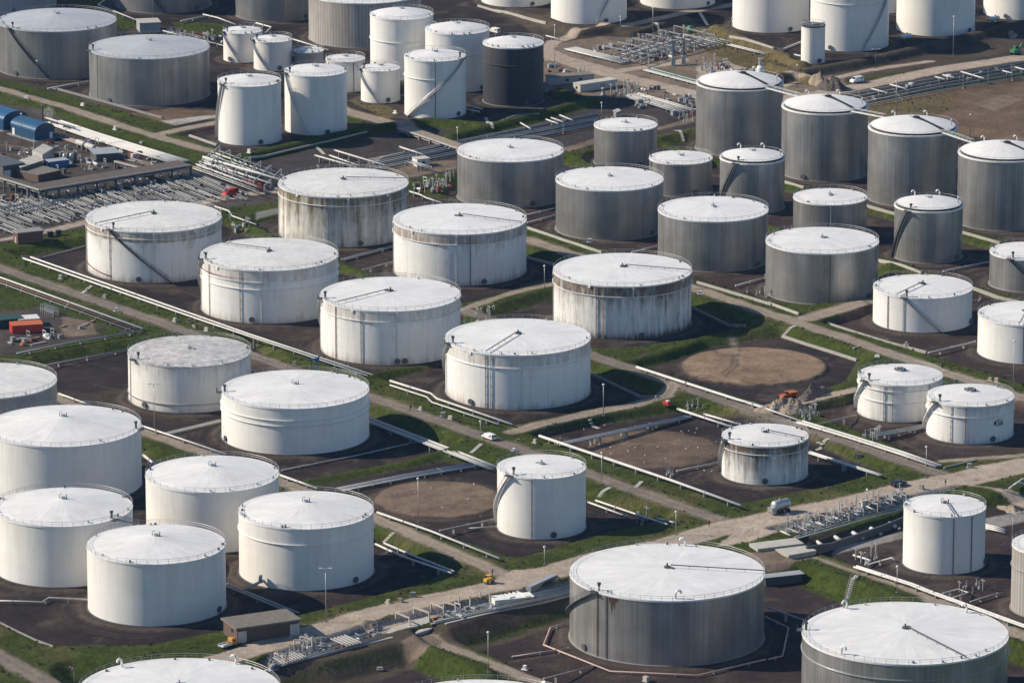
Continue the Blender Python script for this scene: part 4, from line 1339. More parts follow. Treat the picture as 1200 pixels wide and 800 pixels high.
def pipeline(pts, r, mat, label, group=None, lift=.9, sup=8.0, off=0.0, cat='pipe', world=False, ends=None):
    w = [np.array(p, float) for p in pts] if world else line_pts(pts, lift)
    if off:
        d = unit(w[-1] - w[0]); s = np.array((d[1], -d[0], 0))
        w = [p + s * off for p in w]
    if r >= .3: r = r * .64
    base = w[0].copy(); base[2] = hz(base[0], base[1])
    root = empty('pipeline', base, label, cat, group)
    m = MB(); m.tube(w, r, 8)
    total = sum(np.linalg.norm(w[i + 1] - w[i]) for i in range(len(w) - 1))
    m.build('pipe', M[mat], root, True)
    if sup:
        n = 0
        for i in range(len(w) - 1):
            L = np.linalg.norm(w[i + 1] - w[i])
            k = max(1, int(L / sup))
            for j in range(k):
                p = w[i] + (w[i + 1] - w[i]) * (j + .5) / k
                g0 = hz(p[0], p[1])
                if p[2] - r - g0 < .1 or n > 45: continue
                m = MB(); m.box((p[0], p[1], g0 - .1), (.5 + r, .28, p[2] - r * .6 - g0 + .1), math.atan2((w[i + 1] - w[i])[1], (w[i + 1] - w[i])[0]) + math.pi / 2)
                m.build('support', M['concrete_dk'], root); n += 1
        # a flange or two
        for q in (.02, .5, .98):
            i = int(q * (len(w) - 1.001))
            p = w[i] + (w[i + 1] - w[i]) * (q if len(w) == 2 else .5)
            d = (w[i + 1] - w[i]); d /= np.linalg.norm(d)
            m = MB(); m.tube([p - d * .12, p + d * .12], r * 1.35, 10); m.build('flange', M['galv'], root)
    return root


def bundle(pts, n, spacing, r, mats, label, group, lift=.9, sup=9.0, start=0):
    for k in range(n):
        rr = r * random.uniform(.75, 1.2)
        pipeline(pts, rr, mats[k % len(mats)], label, group, lift, sup if k in (0, n - 1) else sup * 2, off=(k - start) * spacing)


def lamp_post(px, py, ytop, label, heads=1, mat='galv'):
    p = G(px, py); h = height_to(p, ytop)
    root = empty('lamp_post', p, label, 'lamp post', 'lamp posts of the terminal')
    m = MB(); m.tube([(0, 0, -.2), (0, 0, h)], [.11, .06], 8); m.local('pole', M[mat], root, True)
    m = MB(); m.box((0, 0, -.1), (.6, .6, .35)); m.local('foot', M['concrete_dk'], root)
    for s in ((-1, 1) if heads == 2 else (1,)):
        m = MB()
        if heads == 2:
            m.beam((0, 0, h - .05), (s * 1.1, 0, h + .1), .1, .1)
            m.box((s * 1.2, 0, h + .0), (.8, .36, .2))
        else:
            m.lathe((0, 0, h - .1), [(.2, 0), (.36, .12), (.32, .38), (.15, .5)], 10)
        m.local('lamp_head', M['white'], root)
    return root


def block(name, label, cat, p0, p1, p2, h, wall, roof, over=.25, rt=.3, group=None, doors=(), windows=(), base=None):
    """flat-roofed building: p1 is the near corner on the ground, p0 and p2 the ends of the two visible sides"""
    a, b, c = G(*p1), G(*p0), G(*p2)
    z = min(a[2], b[2], c[2]) - .15
    if base is not None: z = base
    u = b - a; u[2] = 0; Lu = np.linalg.norm(u); u /= Lu
    v = c - a; v[2] = 0; Lv = np.linalg.norm(v)
    v2 = np.array((-u[1], u[0], 0)); v2 *= 1 if v2 @ v > 0 else -1
    v = v2 if abs(v2 @ v) / Lv > .8 else v / Lv
    a = np.array((a[0], a[1], z))
    root = empty(name, a, label, cat, group)
    q = lambda s, t: a + u * s + v * t
    m = MB(); m.quadbox([q(0, 0), q(Lu, 0), q(Lu, Lv), q(0, Lv)], z, z + h); m.build('wall', M[wall], root)
    m = MB(); o = over
    m.quadbox([q(-o, -o), q(Lu + o, -o), q(Lu + o, Lv + o), q(-o, Lv + o)], z + h, z + h + rt); m.build('roof', M[roof], root)
    for side, f, w_, hh, mt in doors:         # side 'u' = towards p0, 'v' = towards p2
        d, n_, L = (u, -v, Lu) if side == 'u' else (v, -u, Lv)
        s0 = a + d * (L * f - w_ / 2) + n_ * .04; s1 = s0 + d * w_
        m = MB(); m.quadbox([s0, s1, s1 - n_ * .1, s0 - n_ * .1], z, z + hh); m.build('door', M[mt], root)
    for side, f, w_, zz, hh in windows:
        d, n_, L = (u, -v, Lu) if side == 'u' else (v, -u, Lv)
        s0 = a + d * (L * f - w_ / 2) + n_ * .04; s1 = s0 + d * w_
        m = MB(); m.quadbox([s0, s1, s1 - n_ * .1, s0 - n_ * .1], z + zz, z + zz + hh); m.build('window', M['glass'], root)
    return root, a, u, v, Lu, Lv


def low_wall(p0, p1, label, h=.55, w=.45, mat='concrete', name='low_wall', group='low concrete kerb walls round the basins'):
    a, b = G(*p0), G(*p1)
    root = None
    n = max(1, int(np.linalg.norm(b - a) / 9))
    m = MB()
    pts = [a + (b - a) * i / n for i in range(n + 1)]
    s = unit(b - a); s = np.array((-s[1], s[0], 0)) * w / 2
    vs, fs = [], []
    for p in pts:
        z = hz(p[0], p[1])
        for q, zz in ((-1, z - .3), (1, z - .3), (1, z + h), (-1, z + h)):
            vs.append((p[0] + s[0] * q, p[1] + s[1] * q, zz))
    for i in range(n):
        for k in range(4):
            k2 = (k + 1) % 4
            fs.append((i * 4 + k, i * 4 + 4 + k, i * 4 + 4 + k2, i * 4 + k2))
    fs.append((0, 1, 2, 3)); fs.append((n * 4 + 3, n * 4 + 2, n * 4 + 1, n * 4))
    m.add([np.array(v) - a for v in vs], fs)
    o = m.local(name, M[mat], None)
    o.location = tuple(a)
    return tag(o, label, 'wall', group)


def steps(p0, p1, label, rails=False):
    a, b = G(*p0), G(*p1)
    root = empty('steps', a, label, 'steps', 'concrete steps on the grass banks')
    n = max(5, int(np.linalg.norm(b - a) / .7))
    d = unit(b - a); ang = math.atan2(d[1], d[0])
    m = MB()
    for k in range(n):
        p = a + (b - a) * (k + .5) / n
        m.box((p[0] - a[0], p[1] - a[1], hz(p[0], p[1]) - a[2] - .3), (.75, 1.1, .42), ang)
    m.local('treads', M['concrete'], root)
    if rails:
        s = np.array((-d[1], d[0], 0)) * .7
        for q in (-1, 1):
            m = MB()
            pts = []
            for k in range(n + 1):
                p = a + (b - a) * k / n + s * q
                pts.append((p[0] - a[0], p[1] - a[1], hz(p[0], p[1]) - a[2] + 1.0))
                if k % 2 == 0: m.beam((pts[-1][0], pts[-1][1], pts[-1][2] - 1.1), pts[-1], .07, .07)
            m.tube(pts, .06, 5)
            m.local('handrail', M['galv'], root)
    return root


def heap(px, py, rx, ry, h, mat, label, ang=0.0, seed=1, kindname='rubble_heap', lump=.5):
    p = G(px, py)
    r = np.random.default_rng(seed)
    n, k = 48, 20
    ph = r.random(16) * 6.28
    vs, fs = [], []
    for i in range(k + 1):
        f = i / k
        for j in range(n):
            a = 2 * math.pi * j / n
            rad = 1 + .18 * math.sin(2 * a + ph[0]) + .12 * math.sin(3 * a + ph[1]) + .07 * math.sin(7 * a + ph[2])
            x = rx * rad * f * math.cos(a); y = ry * rad * f * math.sin(a)
            bump = .25 * math.sin(x * .8 + ph[3]) * math.cos(y * .9 + ph[4]) + .18 * math.sin(x * 2.1 + ph[5]) * math.sin(y * 1.9 + ph[6]) + (r.random() - .5) * lump * .45
            z = h * (1 - f) ** .8 * (1 + bump) - .25 * f
            wx, wy = x * math.cos(ang) - y * math.sin(ang), x * math.sin(ang) + y * math.cos(ang)
            vs.append((wx, wy, z + hz(p[0] + wx, p[1] + wy) - p[2]))
    for i in range(k):
        for j in range(n):
            j2 = (j + 1) % n
            fs.append((i * n + j, (i + 1) * n + j, (i + 1) * n + j2, i * n + j2))
    m = MB(); m.add(vs, fs)
    o = m.local(kindname, M[mat], None)
    o.location = tuple(p)
    tag(o, label, 'heap')
    return o


def car(px, py, ang, paint, label, cat, L=4.4, Wd=1.8, Ht=1.7, style='van'):
    p = G(px, py)
    root = empty('parked_car' if style != 'truck' else 'pickup_truck', p + (0, 0, .02), label, cat, None, ang)
    if style == 'van':
        prof = [(-L / 2, .4), (-L / 2 - .02, .95), (-L / 2 + .12, Ht * .93), (-L / 2 + .4, Ht), (L * .10, Ht), (L * .2, Ht * .97), (L * .34, Ht * .66), (L * .47, Ht * .52), (L / 2, .75), (L / 2, .4)]
    elif style == 'car':
        prof = [(-L / 2, .4), (-L / 2, .9), (-L * .42, Ht * .66), (-L * .30, Ht * .97), (-L * .2, Ht), (L * .06, Ht), (L * .14, Ht * .96), (L * .28, Ht * .64), (L * .46, Ht * .55), (L / 2, .7), (L / 2, .4)]
    else:
        prof = [(L * .08, .45), (L * .08, Ht * .95), (L * .12, Ht), (L * .30, Ht), (L * .38, Ht * .62), (L * .49, Ht * .55), (L / 2, .75), (L / 2, .45)]
    n = len(prof)
    vs = []
    for s in (-1, 1):
        for x, z in prof:
            y = s * (Wd / 2 - (.14 if z > Ht * .7 else (0.03 if z < .5 else 0)))
            vs.append((x, y, z))
    fs = [tuple(range(n)), tuple(range(n, 2 * n))[::-1]]
    for i in range(n):
        j = (i + 1) % n
        fs.append((i, i + n, j + n, j))
    m = MB(); m.add(vs, fs)
    body = m.local('body', M[paint], root)
    bv = body.modifiers.new('soft_edges', 'BEVEL'); bv.width = .06; bv.segments = 2; bv.limit_method = 'ANGLE'
    # windows
    zt, zb = Ht * .92, Ht * .62
    x0, x1 = (-L * .42, L * .22) if style == 'van' else ((-L * .28, L * .18) if style == 'car' else (L * .12, L * .32))
    for s in (-1, 1):
        y0, y1 = s * (Wd / 2 - .03), s * (Wd / 2 - .125)
        m = MB()
        cuts = [(x0, (x0 + x1) / 2 - .05), ((x0 + x1) / 2 + .05, x1)] if style != 'truck' else [(x0, x1)]
        for xa, xb in cuts:
            m.add([(xa, y0, zb), (xb, y0, zb), (xb - .12, y1, zt), (xa + .08, y1, zt)], [(0, 1, 2, 3)])
        m.local('side_window', M['glass'], root)
    xs_ = [q for q in prof]
    if style == 'van': a_, b_ = (L * .335, Ht * .67), (L * .205, Ht * .955)
    elif style == 'car': a_, b_ = (L * .275, Ht * .65), (L * .145, Ht * .95)
    else: a_, b_ = (L * .378, Ht * .64), (L * .305, Ht * .98)
    m = MB(); e = .03
    m.add([(a_[0] + e, -Wd * .42, a_[1]), (a_[0] + e, Wd * .42, a_[1]), (b_[0] + e, Wd * .37, b_[1]), (b_[0] + e, -Wd * .37, b_[1])], [(0, 1, 2, 3)]); m.local('windscreen', M['glass'], root)
    if style != 'truck':
        xr = -L / 2
        m = MB()
        if style == 'van': q = [(xr - .04 + .02, -Wd * .40, Ht * .60), (xr - .04 + .02, Wd * .40, Ht * .60), (xr + .08, Wd * .36, Ht * .90), (xr + .08, -Wd * .36, Ht * .90)]
        else: q = [(-L * .42 - .03, -Wd * .38, Ht * .69), (-L * .42 - .03, Wd * .38, Ht * .69), (-L * .31 - .03, Wd * .34, Ht * .95), (-L * .31 - .03, -Wd * .34, Ht * .95)]
        m.add(q, [(3, 2, 1, 0)]); m.local('rear_window', M['glass'], root)
        for s in (-1, 1):
            m = MB(); m.box((xr - .02, s * (Wd / 2 - .2), .75), (.1, .2, .42)); m.local('tail_light', M['redpaint'], root)
    else:
        m = MB(); m.box((-L * .22, 0, .55), (L * .56, Wd, .18)); m.local('load_bed', M['white'], root)
        for s in (-1, 1):
            m = MB(); m.box((-L * .22, s * (Wd / 2 - .04), .72), (L * .56, .07, .38)); m.local('side_board', M['white'], root)
        m = MB(); m.box((-L * .05, 0, .72), (L * .16, Wd * .8, .5)); m.local('load', M['wood'], root)
    for sx in (-.31, .31):
        for s in (-1, 1):
            m = MB(); m.tube([(L * sx, s * (Wd / 2 - .2), .33), (L * sx, s * (Wd / 2 + .02), .33)], .33, 14)
            wh = m.local('wheel', M['black'], root)
            m = MB(); m.tube([(L * sx, s * (Wd / 2), .33), (L * sx, s * (Wd / 2 + .035), .33)], .19, 10)
            m.local('rim', M['galv'], wh)
    for s in (-1, 1):
        m = MB(); m.box((L / 2 - .05, s * (Wd / 2 - .28), .68), (.12, .32, .18)); m.local('headlight', M['chrome'], root)
    return root


def person(px, py, ang, label, cloth='cloth_dk', stride=.25):
    p = G(px, py)
    root = empty('person', p, label, 'person', None, ang)
    pts = [(0, 0, .95), (0, 0, 1.2), (0, 0, 1.42), (0, 0, 1.55), (.02, 0, 1.68),
           (0, .11, .9), (stride * .5, .12, .5), (stride * .6 - .02, .12, .08), (stride * .6 + .16, .12, .04),
           (0, -.11, .9), (-stride * .4, -.12, .5), (-stride * .8, -.12, .09), (-stride * .8 + .16, -.12, .04),
           (0, .21, 1.4), (-.05, .27, 1.14), (.06, .27, .9), (0, -.21, 1.4), (.05, -.27, 1.14), (.16, -.26, .92)]
    ed = [(0, 1), (1, 2), (2, 3), (3, 4), (0, 5), (5, 6), (6, 7), (7, 8), (0, 9), (9, 10), (10, 11), (11, 12), (2, 13), (13, 14), (14, 15), (2, 16), (16, 17), (17, 18)]
    rad = [.16, .155, .17, .06, .105, .1, .075, .05, .04, .1, .075, .05, .04, .07, .05, .04, .07, .05, .04]
    me = bpy.data.meshes.new('body'); me.from_pydata(pts, ed, []); me.update()
    o = bpy.data.objects.new('body', me); COL.objects.link(o); o.parent = root
    me.materials.append(M[cloth])
    sk = o.modifiers.new('skin', 'SKIN')
    for v, r in zip(me.skin_vertices[0].data, rad): v.radius = (r, r)
    me.skin_vertices[0].data[0].use_root = True
    o.modifiers.new('smooth', 'SUBSURF').levels = 1
    m = MB(); m.lathe((.02, 0, 1.66), [(.105, 0), (.115, .06), (.09, .13), (.03, .165)], 12); m.local('hair', M['black'], root, True)
    m = MB(); m.lathe((.04, 0, 1.55), [(.05, 0), (.085, .05), (.09, .1)], 12); m.local('face', M['skin'], root, True)
    return root


# ------------------------------------------------------------------ pipes along the foot of the banks
def pair(pa, pb, r1, r2, label, group, mat='white_pipe', lift=.9, sup=9):
    pipeline(pa, r1, mat, label, group, lift, sup)
    pipeline(pb, r2, mat, label, group, lift, sup)


pair([(27, 302.5), (240, 376.5), (430, 440)], [(36, 302), (291, 391), (436, 439)], .42, .42, 'long white pipe of the pair along the verge in front of the stained tanks', 'pair of white pipes below the stained tanks')
pair([(457, 446), (505, 461), (512, 467), (600, 497)], [(457, 451), (500, 465), (506, 471), (584, 497)], .5, .36, 'white pipe of the kinked pair in front of the tank beside the looping road', 'kinked pair of white pipes')
pipeline([(632, 510.5), (785, 562), (868, 592)], .62, 'white_pipe', 'fat white pipe with gulls along the near edge of the bare basin', None, 1.3)
pair([(794, 479), (859, 500.5)], [(825, 485), (869, 497.5)], .55, .45, 'short fat white pipe of the pair left of the black-streaked small tank', 'short white pipes at the top of the bare basin', lift=1.2)
pair([(946, 530), (1031, 557)], [(949, 529), (1033, 556)], .4, .4, 'white pipe of the close pair right of the black-streaked small tank', 'close pair of white pipes right of the small streaked tank', lift=1.0)
bundle([(650, 520), (805, 487)], 3, .95, .35, ['grey_pipe', 'pale_pipe'], 'grey pipe of the three crossing the bare basin behind its middle', 'grey pipes crossing the bare basin', .6)
pipeline([(746, 430), (864, 468), (900, 478)], .62, 'white_pipe', 'fat white pipe along the road in front of the brown sand disc', None, .9)
pipeline([(870, 470), (896, 478), (938, 493)], .45, 'white_pipe', 'white pipe end beside the rubble heap at the sand disc', None, .8)
bundle([(940, 493), (1000, 511), (1060, 530), (1103, 545)], 3, 1.0, .5, ['white_pipe', 'pale_pipe', 'white_pipe'], 'fat white pipe of the bundle beside the road in front of the numbered tank', 'white pipe bundle by the numbered tank', .7, 7)
bundle([(957, 519), (1022, 509), (1082, 498)], 3, 1.0, .36, ['grey_pipe', 'pale_pipe'], 'grey pipe of the bundle between the numbered tank and its neighbour', 'grey pipes between the two right-hand tanks', .8)
pipeline([(945, 500), (975, 493), (1003, 486)], .3, 'grey_pipe', 'grey pipe running behind the manifold to the double-girder tank', None, .6)
pair([(69, 461), (107, 475), (167, 499)], [(167, 499), (200, 510), (265, 532)], .42, .42, 'white pipe along the road between the left cluster and the speckled-roof tank', 'white pipes along the left road')
pipeline([(327, 556), (372, 572)], .48, 'white_pipe', 'short white pipe stub showing between two cone roofs and the earth disc', None, .9)
pipeline([(442, 600), (505, 622), (585, 654)], .48, 'white_pipe', 'white pipe along the road in front of the bare earth disc', None, 1.0)
bundle([(434, 489.5), (550, 534), (585, 548)], 4, .95, .42, ['white_pipe', 'pale_pipe', 'white_pipe', 'grey_pipe'], 'white pipe of the four-pipe bundle behind the earth disc, running to the slim tank', 'four-pipe bundle at the grass verge', .9)
pipeline([(330, 551), (415, 534), (495, 516)], .22, 'pale_pipe', 'thin pale pipe crossing the shaded floor right of the double-girder tank', None, .35)
bundle([(395, 572), (470, 557), (555, 542)], 4, .95, .36, ['grey_pipe', 'pale_pipe', 'grey_pipe', 'white_pipe'], 'grey pipe of the bundle on the far side of the earth disc', 'grey pipe bundle behind the earth disc', .7)
pair([(689, 588), (735, 605)], [(698, 586), (745, 602), (782, 614)], .4, .4, 'white pipe of the pair right of the slim white tank', 'white pipes right of the slim tank')
pipeline([(515, 622), (582, 607)], .25, 'pale_pipe', 'thin pale pipe from the roadside pipe to the slim white tank, upper one', None, .7)
pipeline([(547, 619), (582, 617)], .25, 'pale_pipe', 'thin pale pipe from the roadside pipe to the slim white tank, lower one', None, .7)
pair([(440, 637), (470, 651), (529, 671)], [(450, 636), (485, 651), (532, 669)], .45, .42, 'white pipe of the pair right of the cone-roofed tank with a girder', 'white pipes right of the girder tank')
pair([(266, 684), (350, 717)], [(262, 685), (344, 718)], .42, .42, 'grey-white pipe running down to the brick pump house', 'pipes down to the pump house', 'pale_pipe')
pipeline([(-20, 703), (49, 705), (57, 700), (103, 702)], .36, 'white_pipe', 'white pipe with a dog-leg between the two front tanks at the left', None, .9)
pipeline([(168, 533), (183, 545)], .6, 'white_pipe', 'short fat white pipe showing between two left-hand tanks', None, .9)
pipeline([(-20, 318), (0, 325), (167, 385)], .5, 'white_pipe', 'fat white pipe along the grass in front of the red container', None, .8)
pipeline([(-20, 325), (0, 331.5), (157, 388)], .3, 'pale_pipe', 'thinner pale pipe beside the fat one in front of the red container', None, .6)
pipeline([(-20, 321.5), (0, 328.5), (162, 386.5)], .42, 'brown_pipe', 'rusty brown pipe between two white ones near the red container', None, .5)
pipeline([(20, 414), (80, 402), (167, 387)], .42, 'grey_pipe', 'greenish grey pipe along the top of the dark bank below the red container', None, .9)
pipeline([(52, 428), (152, 409)], .3, 'grey_pipe', 'grey pipe at the foot of the bank beside the speckled-roof tank', None, .7)
bundle([(1004, 663), (1070, 684), (1087, 691), (1200, 732), (1240, 746)], 2, 1.0, .42, ['white_pipe'], 'long white pipe of the pair along the lower right road', 'pair of white pipes on the lower right road', .9)
pipeline([(1000, 650), (1020, 656), (1014, 661)], .4, 'white_pipe', 'bent white pipe at the concrete slab beside the lower right tank', None, 1.0)
pipeline([(1018, 661), (1045, 653), (1047, 655)], .35, 'white_pipe', 'white pipe arm on the concrete slab beside the lower right tank', None, 1.0)
pipeline([(1105, 695), (1122, 690), (1135, 694), (1117, 700)], .32, 'white_pipe', 'white pipe loop beside the lower right road', None, .9)
pipeline([(1137, 705), (1162, 697), (1175, 694)], .28, 'pale_pipe', 'pale branch pipe beside the ribbed grey tank at the right edge', None, .8)
pipeline([(661, 730), (645, 735), (637, 755), (715, 786), (817, 791), (897, 772)], .22, 'pink_pipe', 'faded pink fire main looping round the huge aluminium tank', None, .6, 10)
pipeline([(600, 769), (667, 759)], .22, 'pink_pipe', 'faded pink branch pipe left of the huge aluminium tank, upper one', None, .4)
pipeline([(637, 795), (695, 780)], .22, 'pink_pipe', 'faded pink branch pipe left of the huge aluminium tank, lower one', None, .4)
pipeline([(900, 711), (942, 726)], .38, 'grey_pipe', 'grey pipe from the huge aluminium tank to the landing of the next', None, 2.0)
pipeline([(897, 722), (924, 735), (917, 768), (900, 772)], .2, 'pink_pipe', 'faded pink pipe right of the huge aluminium tank in its shadow', None, .5)
pipeline([(770, 607), (790, 612)], .25, 'white_pipe', 'short white pipe at the right end of the earth disc basin', None, .7)
pipeline([(793, 552), (843, 541)], .28, 'grey_pipe', 'grey pipe from the fat white one to the small black-streaked tank', None, .6)
bundle([(400, 304), (430, 296), (460, 288)], 2, 1.2, .3, ['pale_pipe'], 'pale pipe between the mossy tank and the rust-streaked one', 'pale pipes behind the stained tanks', .6)
pipeline([(425, 316), (462, 306)], .3, 'pale_pipe', 'pale pipe at the foot of the rust-streaked white tank', None, .6)
pipeline([(252, 242), (268, 247), (272, 253), (300, 263)], .4, 'white_pipe', 'white pipe with a kink behind the tank with the rusty fire line', None, 1.6)
pipeline([(479, 224), (492, 228), (500, 232), (518, 238)], .42, 'white_pipe', 'white pipe beside the mossy stained tank leading to the aluminium tanks', None, 1.2)
pipeline([(616, 252), (650, 244)], .34, 'white_pipe', 'white pipe between two broad aluminium tanks, rear one', None, .6)
pipeline([(618, 261), (650, 252)], .4, 'white_pipe', 'white pipe between two broad aluminium tanks, front one', None, .6)
pipeline([(740, 296), (770, 288)], .34, 'white_pipe', 'white pipe leading right to the broad aluminium tank behind the black-banded one', None, .6)
pipeline([(862, 335), (897, 325)], .42, 'white_pipe', 'white pipe leading to the bright broad aluminium tank', None, .6)
pipeline([(1000, 408), (1040, 398)], .4, 'grey_pipe', 'grey pipe below the low clean white tank', None, .7)
pipeline([(1088, 413), (1143, 400)], .5, 'grey_pipe', 'fat grey pipe leading to the white tank at the right edge', None, .9)
pipeline([(1105, 318), (1158, 307)], .28, 'grey_pipe', 'grey pipe right of the slim lone aluminium tank', None, .6)

# ------------------------------------------------------------------ low walls
for i, (a, b, l) in enumerate([
 ((618, 268), (705, 297), 'pale low wall left of the road behind the black-banded tank'),
 ((817, 332), (904, 358), 'pale low wall in front of the aluminium tanks at the reddish road'),
 ((900, 356), (936, 369), 'short pale low wall at the road junction'),
 ((970, 381), (1040, 402), 'pale low wall in front of the low clean white tank'),
 ((1040, 402), (1085, 414), 'pale low wall ending at the fat grey pipe'),
 ((1015, 242), (1172, 286), 'long pale low wall in front of the tall aluminium tanks at the right'),
 ((919, 214), (942, 221), 'short pale low wall below the second tall aluminium tank'),
 ((1030, 306), (1080, 321), 'white low wall between the slim lone tank and the low white tank'),
 ((1139, 338), (1202, 357), 'white low wall below the small tank with a diagonal staircase'),
 ((917, 395), (1004, 423), 'pale low wall along the slope above the sand disc'),
 ((812, 362), (873, 383), 'low wall in the shadow of the black-banded tank'),
 ((692, 439), (770, 466), 'low wall in the shadow inside the looping road'),
 ((618, 303), (649, 311), 'low wall in the shade right of the rust-streaked white tank'),
 ((222, 160), (254, 171), 'pale low wall at the grass corner left of the tall white twins'),
 ((62, 104), (190, 139), 'low wall on the grass in front of the dull grey tanks'),
 ((287, 186), (430, 155), 'thin kerb along the top of the grass bank below the tall white twins'),
 ((545, 147), (632, 134), 'thin kerb on the shaded bank right of the road bridge'),
 ((1144, 540), (1106, 549), 'low kerb below the numbered tank'),
 ((25, 302), (100, 289), 'grey kerb at the foot of the bank by the brick hut'),
 ((0, 730), (62, 758), 'thin kerb along the grass at the lower left basin'),
 ((1118, 12), (1140, 8), 'pale kerb behind the far lamp post'),
 ((855, 44), (907, 58), 'pale wall along the dry bank behind the dirt yard'),
 ((905, 58), (945, 48), 'pale wall running up to the slim white vessel'),
 ((560, 8), (640, 28), 'pale wall on the bank above the black-walled tank'),
]):
    low_wall(a, b, l, h=.45 if 'kerb' in l else .7, w=.35 if 'kerb' in l else .55, mat='concrete' if ('white' in l or 'pale' in l) else 'concrete_dk')
# concrete strips and the retaining wall of the right basin
low_wall((945, 648), (1060, 613), 'dark ribbed retaining wall below the right pipe trench', h=1.9, w=.5, mat='steel', name='retaining_wall', group=None)
low_wall((310, 786), (460, 747), 'concrete coping on the near side of the lower left pipe trench', h=.25, w=.7, name='coping', group='copings of the lower pipe trench')
low_wall((522, 731), (667, 697), 'concrete coping on the near side of the lower middle pipe trench', h=.25, w=.7, name='coping', group='copings of the lower pipe trench')
low_wall((260, 494), (197, 509), 'flat grey concrete duct between the two left-hand basins', h=.5, w=2.2, mat='concrete_dk', name='duct', group=None)

# ------------------------------------------------------------------ steps
for i, (a, b, l) in enumerate([
 ((107, 335), (96, 344), 'concrete steps on the verge below the tank with the rusty fire line'),
 ((564, 520), (552, 531), 'concrete steps on the verge by the white people carrier'),
 ((690, 490), (702, 502), 'concrete steps down to the bare basin from the looping road'),
 ((752, 564), (745, 571), 'short concrete steps above the straight road near the fat white pipe'),
 ((715, 571), (702, 582), 'concrete steps beside the slim white tank'),
 ((972, 514), (957, 527), 'concrete steps right of the black-streaked small tank'),
 ((932, 382), (917, 395), 'concrete steps down to the sand disc'),
 ((462, 624), (450, 635), 'concrete steps beside the cone-roofed tank with a girder'),
 ((791, 153), (801, 166), 'concrete steps on the bank right of the mid-size aluminium tank'),
 ((569, 138), (577, 151), 'concrete steps on the shaded bank below the black-walled tank'),
 ((371, 171), (380, 181), 'concrete steps on the bank below the tall white twins'),
 ((820, 15), (829, 30), 'concrete steps on the dark bank behind the green drum'),
 ((765, 27), (772, 37), 'concrete steps on the bank behind the pipe manifold'),
]): steps(a, b, l)
steps((1004, 674), (993, 702), 'long concrete steps with handrails on the grass above the huge cut-off tank', True)

# ------------------------------------------------------------------ lamp posts
for px, py, yt, hd, l in [
 (181, 506, 450, 2, 'double-headed lamp post in front of the speckled-roof tank'),
 (382, 728, 666, 2, 'tall double-headed lamp post beside the main track at the left cluster'),
 (638, 337, 312, 1, 'lamp post in the shadow right of the rust-streaked tank'),
 (707, 487, 451, 1, 'lamp post on the looping road at the bare basin'),
 (705, 567, 531, 1, 'lamp post beside the straight road right of the slim white tank'),
 (490, 612, 561, 1, 'thin lamp post in front of the bare earth disc'),
 (572, 788, 741, 1, 'lamp post on the grass near the bottom edge'),
 (1051, 695, 664, 1, 'lamp post on the lower right road above the huge cut-off tank'),
 (1085, 560, 524, 1, 'lamp post at the junction below the numbered tank'),
 (1016, 595, 574, 1, 'lamp post beside the right pipe trench'),
 (1026, 80, 58, 2, 'lamp post at the dark bank near the slim white vessel'),
 (1117, 65, 20, 1, 'lamp post at the far bank under the top right tanks'),
 (934, 103, 77, 1, 'lamp post behind the tall aluminium tanks by the dark spoil heap'),
 (26, 182, 134, 1, 'dark lamp post in front of the blue sheds'),
 (44, 100, 72, 1, 'lamp post on the grass in front of the dull grey tank with the dark staircase'),
 (179, 20, -15, 1, 'lamp post at the top edge behind the flat-roofed hut'),
 (536, 172, 150, 1, 'lamp post just left of the broad aluminium tank by the corridor'),
 (705, 138, 121, 1, 'lamp post in the pipe corridor above the mid-size aluminium tank'),
 (650, 72, 30, 1, 'lamp post by the bend of the dirt road'),
 (1187, 466, 400, 1, 'tall lamp post at the right edge above the numbered tank'),
 (1186, 641, 601, 2, 'double-headed lamp post in the lower right basin'),
 (1137, 165, 135, 1, 'dark lamp post in the brown field at the right'),
 (792, 626, 600, 1, 'lamp post on the grass by the main track above the huge tank'),
 (638, 662, 641, 1, 'lamp post on the bank below the slim white tank'),
 (727, 36, 20, 1, 'lamp post by the dirt road below the top edge tank'),
 (765, 36, 10, 1, 'lamp post on the bank behind the pipe manifold'),
 (858, 40, 22, 1, 'lamp post on the dry bank left of the slim white vessel'),
 (973, 350, 330, 1, 'lamp post beside the bright aluminium tank at the junction'),
 (563, 508, 494, 1, 'short lamp post near the white people carrier'),
 (1050, 128, 96, 1, 'lamp post at the edge of the brown field'),
]: lamp_post(px, py, yt, l, hd, 'galv' if 'dark' not in l else 'steel')

# ------------------------------------------------------------------ vehicles and people
car(573, 514.5, ANG_A + math.pi, 'carwhite', 'white people carrier seen from behind on the straight road', 'car', 4.5, 1.8, 1.75)
car(1004, 97, ANG_B + math.pi, 'carwhite', 'white van on the dirt road beside the dark spoil heap', 'van', 5.2, 2.0, 2.2)
car(580, 39, ANG_A + math.pi, 'carwhite', 'white van parked behind the tall white tanks near the black-walled one', 'van', 5.0, 1.9, 2.1)
car(1053, 569, ANG_B, 'carblue', 'dark blue car parked on the main track at the right', 'car', 4.7, 1.85, 1.6, 'car')
car(268, 757, ANG_B + .1, 'amber', 'yellow pick-up with a low white bed beside the brick pump house', 'pickup', 5.4, 1.9, 2.0, 'truck')
car(270, 230, ANG_B + math.pi, 'redpaint', 'red van parked beside the left pipe field', 'van', 5.6, 2.1, 2.6)
person(481, 481, ANG_A, 'person in dark clothes walking on the straight road near the blue hoist')
person(1108, 569, ANG_B, 'person in dark clothes standing on the main track at the lower right tank')
person(1176, 575, ANG_B + 2, 'person in dark clothes walking on the pale track at the right edge')
person(577, 674, ANG_B, 'person in dark clothes at the road corner beside the yellow roller')
